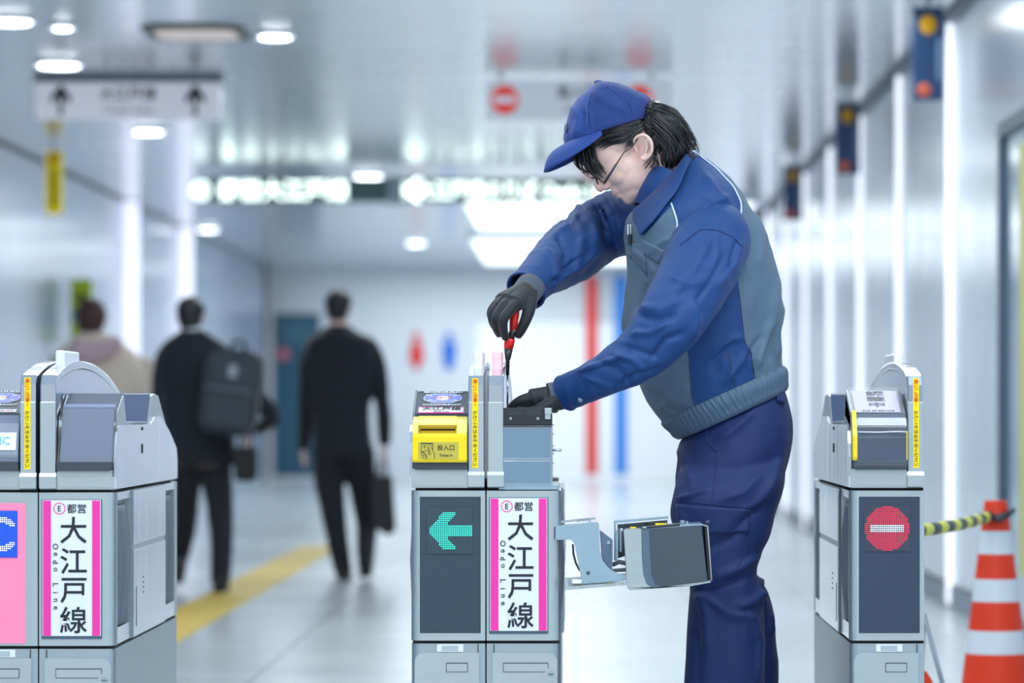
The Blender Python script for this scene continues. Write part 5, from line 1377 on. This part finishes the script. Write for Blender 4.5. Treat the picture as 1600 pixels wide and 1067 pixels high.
# ---- hair: many tapered locks laid over a base volume
hb = MB()
def hell(px, py, dy, r1, rY, r2, rot=0): hb.ell(P(px, py, .42 + dy), (r1, rY, r2), Matrix.Rotation(R(rot), 3, 'Y'), u=24, v=14)
hell(1040, 212, 0, .040, .074, .056, 20); hell(1052, 232, 0, .036, .070, .048, 10); hell(1046, 254, 0, .024, .064, .036, 10); hell(1020, 195, 0, .04, .078, .03, 0)
hell(970, 206, 0, .055, .079, .020, -18); hell(1022, 178, 0, .034, .072, .030, 30)
hbm = remesh(hb, .005, 6, .5, 'hair')
hair = wlink('hair', hbm, HAIRM)
htree = shifted(hbm)
rh = random.Random(11); hs = MB()
def lock(pts, r0, n=5, mb=None):
    (mb or hs).tube([Vector(r_) for r_ in catmull([tuple(p) for p in pts], 5)], [r0 * (1 - (i / (5 * (len(pts) - 1))) ** 2 * .85) for i in range(5 * (len(pts) - 1) + 1)], n)
def surf(px, py, jit, side):
    """near-side point of the hair at a photo pixel; side +1 mirrors it to the far side"""
    l, n_ = hit(htree, px, py, .42 - .06); l = l + n_ * jit
    return l if side < 0 else Vector((l.x, .84 - l.y, l.z))
guides = [[(1006, 168), (1030, 170), (1054, 184), (1070, 202), (1080, 226)], [(1012, 176), (1034, 180), (1056, 194), (1072, 216), (1078, 238)], # back and side hair, near side
    [(1026, 172), (1045, 184), (1064, 202), (1074, 222), (1076, 240)],
    [(1024, 178), (1045, 196), (1062, 216), (1068, 240), (1062, 258)],
    [(1018, 184), (1038, 204), (1052, 226), (1056, 250), (1050, 272)],
    [(1010, 189), (1026, 206), (1040, 230), (1042, 256), (1036, 276)],
    [(1004, 192), (1020, 208), (1028, 228), (1030, 250), (1038, 268), (1032, 284)],
    [(1000, 194), (1018, 206), (1025, 226), (1022, 248), (1012, 262)],
    [(1010, 190), (1030, 200), (1048, 222), (1058, 250), (1046, 276)],
    [(1020, 176), (1050, 188), (1070, 212), (1080, 236), (1072, 252)]]
for g_ in guides:
    for k_ in range(26):
        dx, dy = rh.gauss(0, 4.0), rh.gauss(0, 3.5); j0 = rh.uniform(0, .006); side = -1 if rh.random() < .68 else 1
        cv = rh.gauss(0, 3.5)
        pts = [surf(p[0] + dx * (.5 + .2 * i) + cv * math.sin(i * 1.4), p[1] + dy, j0 + .001 * i, side) for i, p in enumerate(g_)]
        lock(pts, rh.uniform(.0014, .0030))
front_g = [[(1000, 194), (985, 200), (965, 207), (945, 214), (930, 222)], [(985, 200), (965, 205), (945, 211), (925, 220), (912, 230)], [(998, 200), (985, 212), (968, 218), (950, 222), (935, 230)], [(992, 206), (988, 216), (984, 224), (980, 230)]]
for g_ in front_g:
    for k_ in range(24):
        dx, dy = rh.gauss(0, 4), rh.gauss(0, 3.0); side = -1 if rh.random() < .7 else 1
        pts = []
        for i, p in enumerate(g_):
            q = P(p[0] + dx, p[1] + dy, .42 - .082 + .004 * i * (p[0] < 960) * 1.2); q.y += rh.uniform(-.002, .002)
            pts.append(q if side < 0 else Vector((q.x, .84 - q.y, q.z)))
        lock(pts, rh.uniform(.0014, .0026))
# fringe falling over the brow and eyes
for k_ in range(120):
    l_ = rh.uniform(-.052, .062); u_ = 1 - (l_ / .09) ** 2
    x0_, y0_ = 908 + rh.gauss(0, 7) + abs(l_) * 260, 232 + rh.gauss(0, 4) - abs(l_) * 60
    ln_ = rh.uniform(.55, 1.1)
    near = l_ < -.02
    pts = [P(x0_, y0_, .42 + l_), P(x0_ - 3 + 6 * ln_, y0_ + 16 * ln_, .42 + l_ * 1.0), P(x0_ + 8 * ln_, y0_ + 34 * ln_, .42 + l_ * .95), P(x0_ + 22 * ln_, y0_ + 50 * ln_ * (1.0 if near else .9), .42 + l_ * .85)]
    lock(pts, rh.uniform(.0014, .0028))
wobj(hs, 'lock', HAIRM, hair)['kind'] = 'stuff'
# ================================================================== passers-by walking away
def LR(l, r, py, Y, h):
    a, b = P(l, py, Y), P(r, py, Y); return (a.x, a.z, b.x, b.z, Y, h)
DARKS = clothmat('dark_suit', (26, 30, 42), rough=.8, weave=600)
DARKT = clothmat('dark_trousers', (24, 27, 38), rough=.8, weave=600)
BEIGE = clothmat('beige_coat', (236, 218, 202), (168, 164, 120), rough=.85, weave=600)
BROWNH = mk('brown_hair', (74, 44, 40), .5, 0, .3, 60)
def walker(label, Y, cx, rows, arms, legs, head, hairm, coat, pants, voxel=.012, feet=()):
    t = empty('person', (P(cx, 0, Y).x, Y, 0), label, 'person'); o_ = Vector(t.location)
    def put(name, me, mat, parent=t):
        me.transform(Matrix.Translation(-o_)); me.materials.clear(); me.materials.append(mat); return link(name, me, parent)
    hx, hy, hr = head; k = 1 / SCL(Y)
    # body: head, neck, arms, hands, legs in one skin
    b = MB(); c = P(hx, hy, Y)
    b.ell(c, (hr * k * .92, hr * k * 1.08, hr * k * 1.22)); b.ell(c + Vector((0, .03, -.05)), (hr * k * .75, hr * k * .8, hr * k))
    for s_ in (-1, 1): b.ell(c + Vector((s_ * hr * k * .95, 0, -.01)), (.010, .018, .032))
    b.ell(c + Vector((0, hr * k * 1.15, -.02)), (.014, .018, .022))
    nk = rows[0]
    b.add(*limbw([(c.x, Y, c.z - .02, .055), (c.x, Y, nk[1] + .02, .055), (c.x, Y, nk[1] - .08, .075)], 16, 4))
    v, f = loft([(r[0] + (r[2] - r[0]) * .12, r[1], r[2] - (r[2] - r[0]) * .12, r[3], r[4], r[5] * .8) for r in rows], n=24, per=3); b.add(v, f)
    for a in arms:
        b.add(*limb([(p[0], p[1], p[2], p[3] * .6) for p in a], 14, 4))
        hnd = a[-1]; e = P(hnd[0], hnd[1], hnd[2])
        b.ell(e + Vector((0, 0, -.035)), (.018, .036, .045))
        for i in range(4): b.add(*limbw([(e.x, hnd[2] - .025 + i * .017, e.z - .06, .0105), (e.x + .004, hnd[2] - .025 + i * .017, e.z - .09, .010), (e.x + .012, hnd[2] - .02 + i * .015, e.z - .118 + abs(i - 1.6) * .006, .008)], 8, 3))
        b.add(*limbw([(e.x, hnd[2] + .03, e.z - .03, .012), (e.x + .01, hnd[2] + .05, e.z - .065, .010), (e.x + .014, hnd[2] + .045, e.z - .085, .008)], 8, 3))
    for l in legs: b.add(*limb([(p[0], p[1], p[2], p[3] * .6) for p in l], 14, 4))
    put('body', remesh(b, .006, 3, .5, 'body'), SKIN)
    j = MB(); v, f = loft(rows, n=48, per=6, ex=2.4); j.add(v, f)
    for a in arms: j.add(*limb(a, 24, 6, flat=.95))
    jm = remesh(j, voxel, 8, .6, 'jacket'); folds(jm, [], .006, 6, hx * .1, (1, 1, .7))
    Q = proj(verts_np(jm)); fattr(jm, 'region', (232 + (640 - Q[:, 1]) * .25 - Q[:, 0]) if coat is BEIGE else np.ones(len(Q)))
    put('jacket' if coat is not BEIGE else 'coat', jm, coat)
    p_ = MB()
    for l in legs: p_.add(*limb(l, 24, 6, flat=.9))
    pm2 = remesh(p_, voxel, 5, .6, 'trousers'); folds(pm2, [], .006, 6, hx * .3, (1, 1, .5)); put('trousers', pm2, pants)
    for l, tilt in zip(legs, feet):
        e = P(l[-1][0], l[-1][1], l[-1][2]); m_ = MB()
        M_ = Matrix.Translation((e.x, l[-1][2], max(.05, e.z))) @ Matrix.Rotation(R(tilt), 4, 'X')
        m_.ell((0, .08, -.0), (.046, .13, .045)).ell((0, 0, .01), (.042, .06, .055)).box(-.046, .046, -.06, .20, -.05, -.03, .008)
        me = remesh(m_, .008, 4, .5, 'shoe'); me.transform(M_); put('shoe', me, SHOE)
    hm_ = MB(); hm_.ell(c + Vector((0, -.012, .018)), (hr * k * 1.04, hr * k * 1.1, hr * k * 1.14), u=32, v=20); hm_.ell(c + Vector((0, -.03, -.03)), (hr * k * .9, hr * k * .75, hr * k * .9))
    hme = remesh(hm_, .007, 3, .5, 'hair'); folds(hme, [], .006, 26, hx, (1, 1, .4)); put('hair', hme, hairm)
    return t, put
# man in a dark suit with a briefcase
Y = 13.3; K1 = 1
t, put = walker('man in a dark suit walking away with a black briefcase in his right hand', Y, 535,
    [LR(514, 543, 508, Y, .06), LR(496, 562, 520, Y, .09), LR(480, 586, 531, Y, .11), LR(478, 588, 556, Y, .125), LR(486, 582, 600, Y, .12), LR(490, 578, 640, Y, .115), LR(489, 580, 680, Y, .12), LR(486, 583, 714, Y, .12)],
    [[(492, 538, Y, 13), (481, 570, Y, 14), (478, 620, Y, 13), (476, 665, Y + .05, 12), (474, 700, Y + .1, 11)], [(578, 538, Y, 13), (590, 570, Y, 14), (597, 620, Y, 13), (600, 665, Y, 12), (601, 694, Y, 11)]],
    [[(512, 700, Y, 25), (515, 760, Y, 23), (524, 820, Y - .03, 19), (532, 870, Y - .05, 16), (537, 896, Y - .05, 14)], [(560, 700, Y, 25), (567, 760, Y + .05, 23), (573, 810, Y + .12, 18), (572, 850, Y + .02, 15), (571, 884, Y - .12, 13)]],
    (528, 477, 20), HAIRM, DARKS, DARKT, feet=(0, 25))
t = empty('briefcase', P(600, 0, Y), 'black briefcase carried by the man in the dark suit', 'briefcase'); s = SCL(Y)
t.location = (P(600, 0, Y).x, Y - .1, 0)
MB().prism([(-19 / s, P(0, 745, Y).z), (14 / s, P(0, 742, Y).z), (20 / s, P(0, 826, Y).z), (10 / s, P(0, 837, Y).z), (-17 / s, P(0, 820, Y).z)], -.05, .05, 'y', bev=.01).obj('body', mk('case_black', (18, 20, 26), .5), t)
MB().tube([(-.03, 0, P(0, 744, Y).z), (-.02, 0, P(0, 722, Y).z), (.015, 0, P(0, 720, Y).z), (.03, 0, P(0, 743, Y).z)], .006, 8).obj('handle', BLACKP, t)
t = empty('folded_paper', (P(597, 0, Y).x, Y - .01, P(0, 728, Y).z), 'white folded paper held above the black briefcase', 'paper')
MB().prism([(-.035, -.09), (.03, -.085), (.045, .02), (.02, .09), (-.02, .085)], -.006, .006, 'y', bev=.002).obj('sheet', PAPER, t)
# man with a grey backpack
Y = 11.8
t, put = walker('man in a black jacket walking away with a grey backpack over his right shoulder', Y, 305,
    [LR(284, 314, 514, Y, .06), LR(266, 336, 528, Y, .09), LR(250, 358, 545, Y, .12), LR(246, 364, 580, Y, .13), LR(250, 362, 630, Y, .13), LR(256, 366, 680, Y, .13), LR(258, 372, 728, Y, .13)],
    [[(260, 552, Y, 15), (252, 590, Y, 15), (250, 640, Y + .05, 14), (258, 690, Y + .12, 12)], [(356, 556, Y, 15), (392, 610, Y, 16), (425, 650, Y + .05, 14), (412, 664, Y + .15, 12), (385, 672, Y + .22, 11)]],
    [[(292, 715, Y, 27), (288, 780, Y + .1, 24), (286, 830, Y + .2, 20), (280, 870, Y + .25, 16), (276, 892, Y + .1, 15)], [(335, 715, Y, 27), (342, 780, Y, 23), (346, 840, Y - .05, 19), (345, 890, Y - .08, 16), (343, 912, Y - .08, 15)]],
    (298, 491, 21), HAIRM, DARKS, DARKT, feet=(28, 0))
s = SCL(Y)
m = MB(); c = P(300, 514, Y); m.ell(c, (.065, .07, .03)); me = m.mesh('shirt_collar'); put('shirt_collar', me, PAPER)
Yk = Y - .24; s = SCL(Yk)
t = empty('backpack', P(362, 612, Yk), 'dark grey backpack slung on the man in the black jacket', 'backpack')
BPM = clothmat('backpack_grey', (62, 68, 78), rough=.8, weave=500)
m = MB().prism(rrect(-45 / s, 45 / s, -68 / s, 66 / s, .09, 8), -.1, .1, 'y', bev=.04, seg=4)
R9 = Matrix.Rotation(R(8), 4, 'Y'); me = m.mesh('shell'); me.transform(R9); me.materials.append(BPM); link('shell', me, t)
m = MB().prism(rrect(-36 / s, 36 / s, -58 / s, -2 / s, .05, 6), -.135, -.09, 'y', bev=.015); me = m.mesh('front_pocket'); me.transform(R9); me.materials.append(BPM); link('front_pocket', me, t)
m = MB().box(-37 / s, 37 / s, -.138, -.13, 2 / s, 4 / s); me = m.mesh('zipper'); me.transform(R9); me.materials.append(mk('zip_grey', (120, 128, 140), .4, .5)); link('zipper', me, t)
m = MB().prism(rrect(-7 / s, 7 / s, 22 / s, 42 / s, .01), -.106, -.1, 'y'); me = m.mesh('patch'); me.transform(R9); me.materials.append(mk('tag_pale', (150, 160, 172), .5)); link('patch', me, t)
m = MB().tube([(-.05, .06, .2), (-.03, .05, .27), (.02, .05, .275), (.05, .06, .2)], .012, 8); me = m.mesh('carry_loop'); me.transform(R9); me.materials.append(BPM); link('carry_loop', me, t)
Yk = Y - .16; s = SCL(Yk)
t = empty('shoulder_bag', P(386, 722, Yk), 'black bag hanging below the grey backpack', 'bag')
MB().prism(rrect(-19 / s, 15 / s, -30 / s, 24 / s, .03), -.06, .06, 'y', bev=.015).obj('body', mk('bag_black', (20, 22, 28), .6), t)
MB().tube([(-.04, 0, .08), (-.03, 0, .16), (.02, 0, .17), (.035, 0, .08)], .008, 8).obj('strap', BLACKP, t)
# person in a beige coat
Y = 12.4
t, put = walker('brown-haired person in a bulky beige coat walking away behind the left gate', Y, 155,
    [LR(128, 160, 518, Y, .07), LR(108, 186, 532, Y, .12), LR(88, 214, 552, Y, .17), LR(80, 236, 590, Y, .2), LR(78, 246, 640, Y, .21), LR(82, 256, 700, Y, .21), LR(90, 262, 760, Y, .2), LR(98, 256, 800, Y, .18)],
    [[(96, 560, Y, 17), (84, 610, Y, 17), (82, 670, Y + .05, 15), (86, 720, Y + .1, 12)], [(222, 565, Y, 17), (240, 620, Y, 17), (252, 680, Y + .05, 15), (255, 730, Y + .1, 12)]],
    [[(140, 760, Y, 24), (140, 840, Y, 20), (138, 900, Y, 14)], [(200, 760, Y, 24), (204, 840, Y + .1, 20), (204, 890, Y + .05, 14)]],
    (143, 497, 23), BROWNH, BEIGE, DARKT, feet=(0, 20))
Yk = Y - .2; s = SCL(Yk)
m = MB(); m.add(*limbw([tuple(P(118, 540, Yk)) + (.05,), tuple(P(140, 552, Yk)) + (.06,), tuple(P(168, 545, Yk)) + (.055,), tuple(P(185, 532, Yk)) + (.04,)], 20, 5))
me = remesh(m, .012, 3, .5, 'scarf'); put('scarf', me, mk('pink_scarf', (214, 180, 190), .8))
bpy.context.view_layer.update()
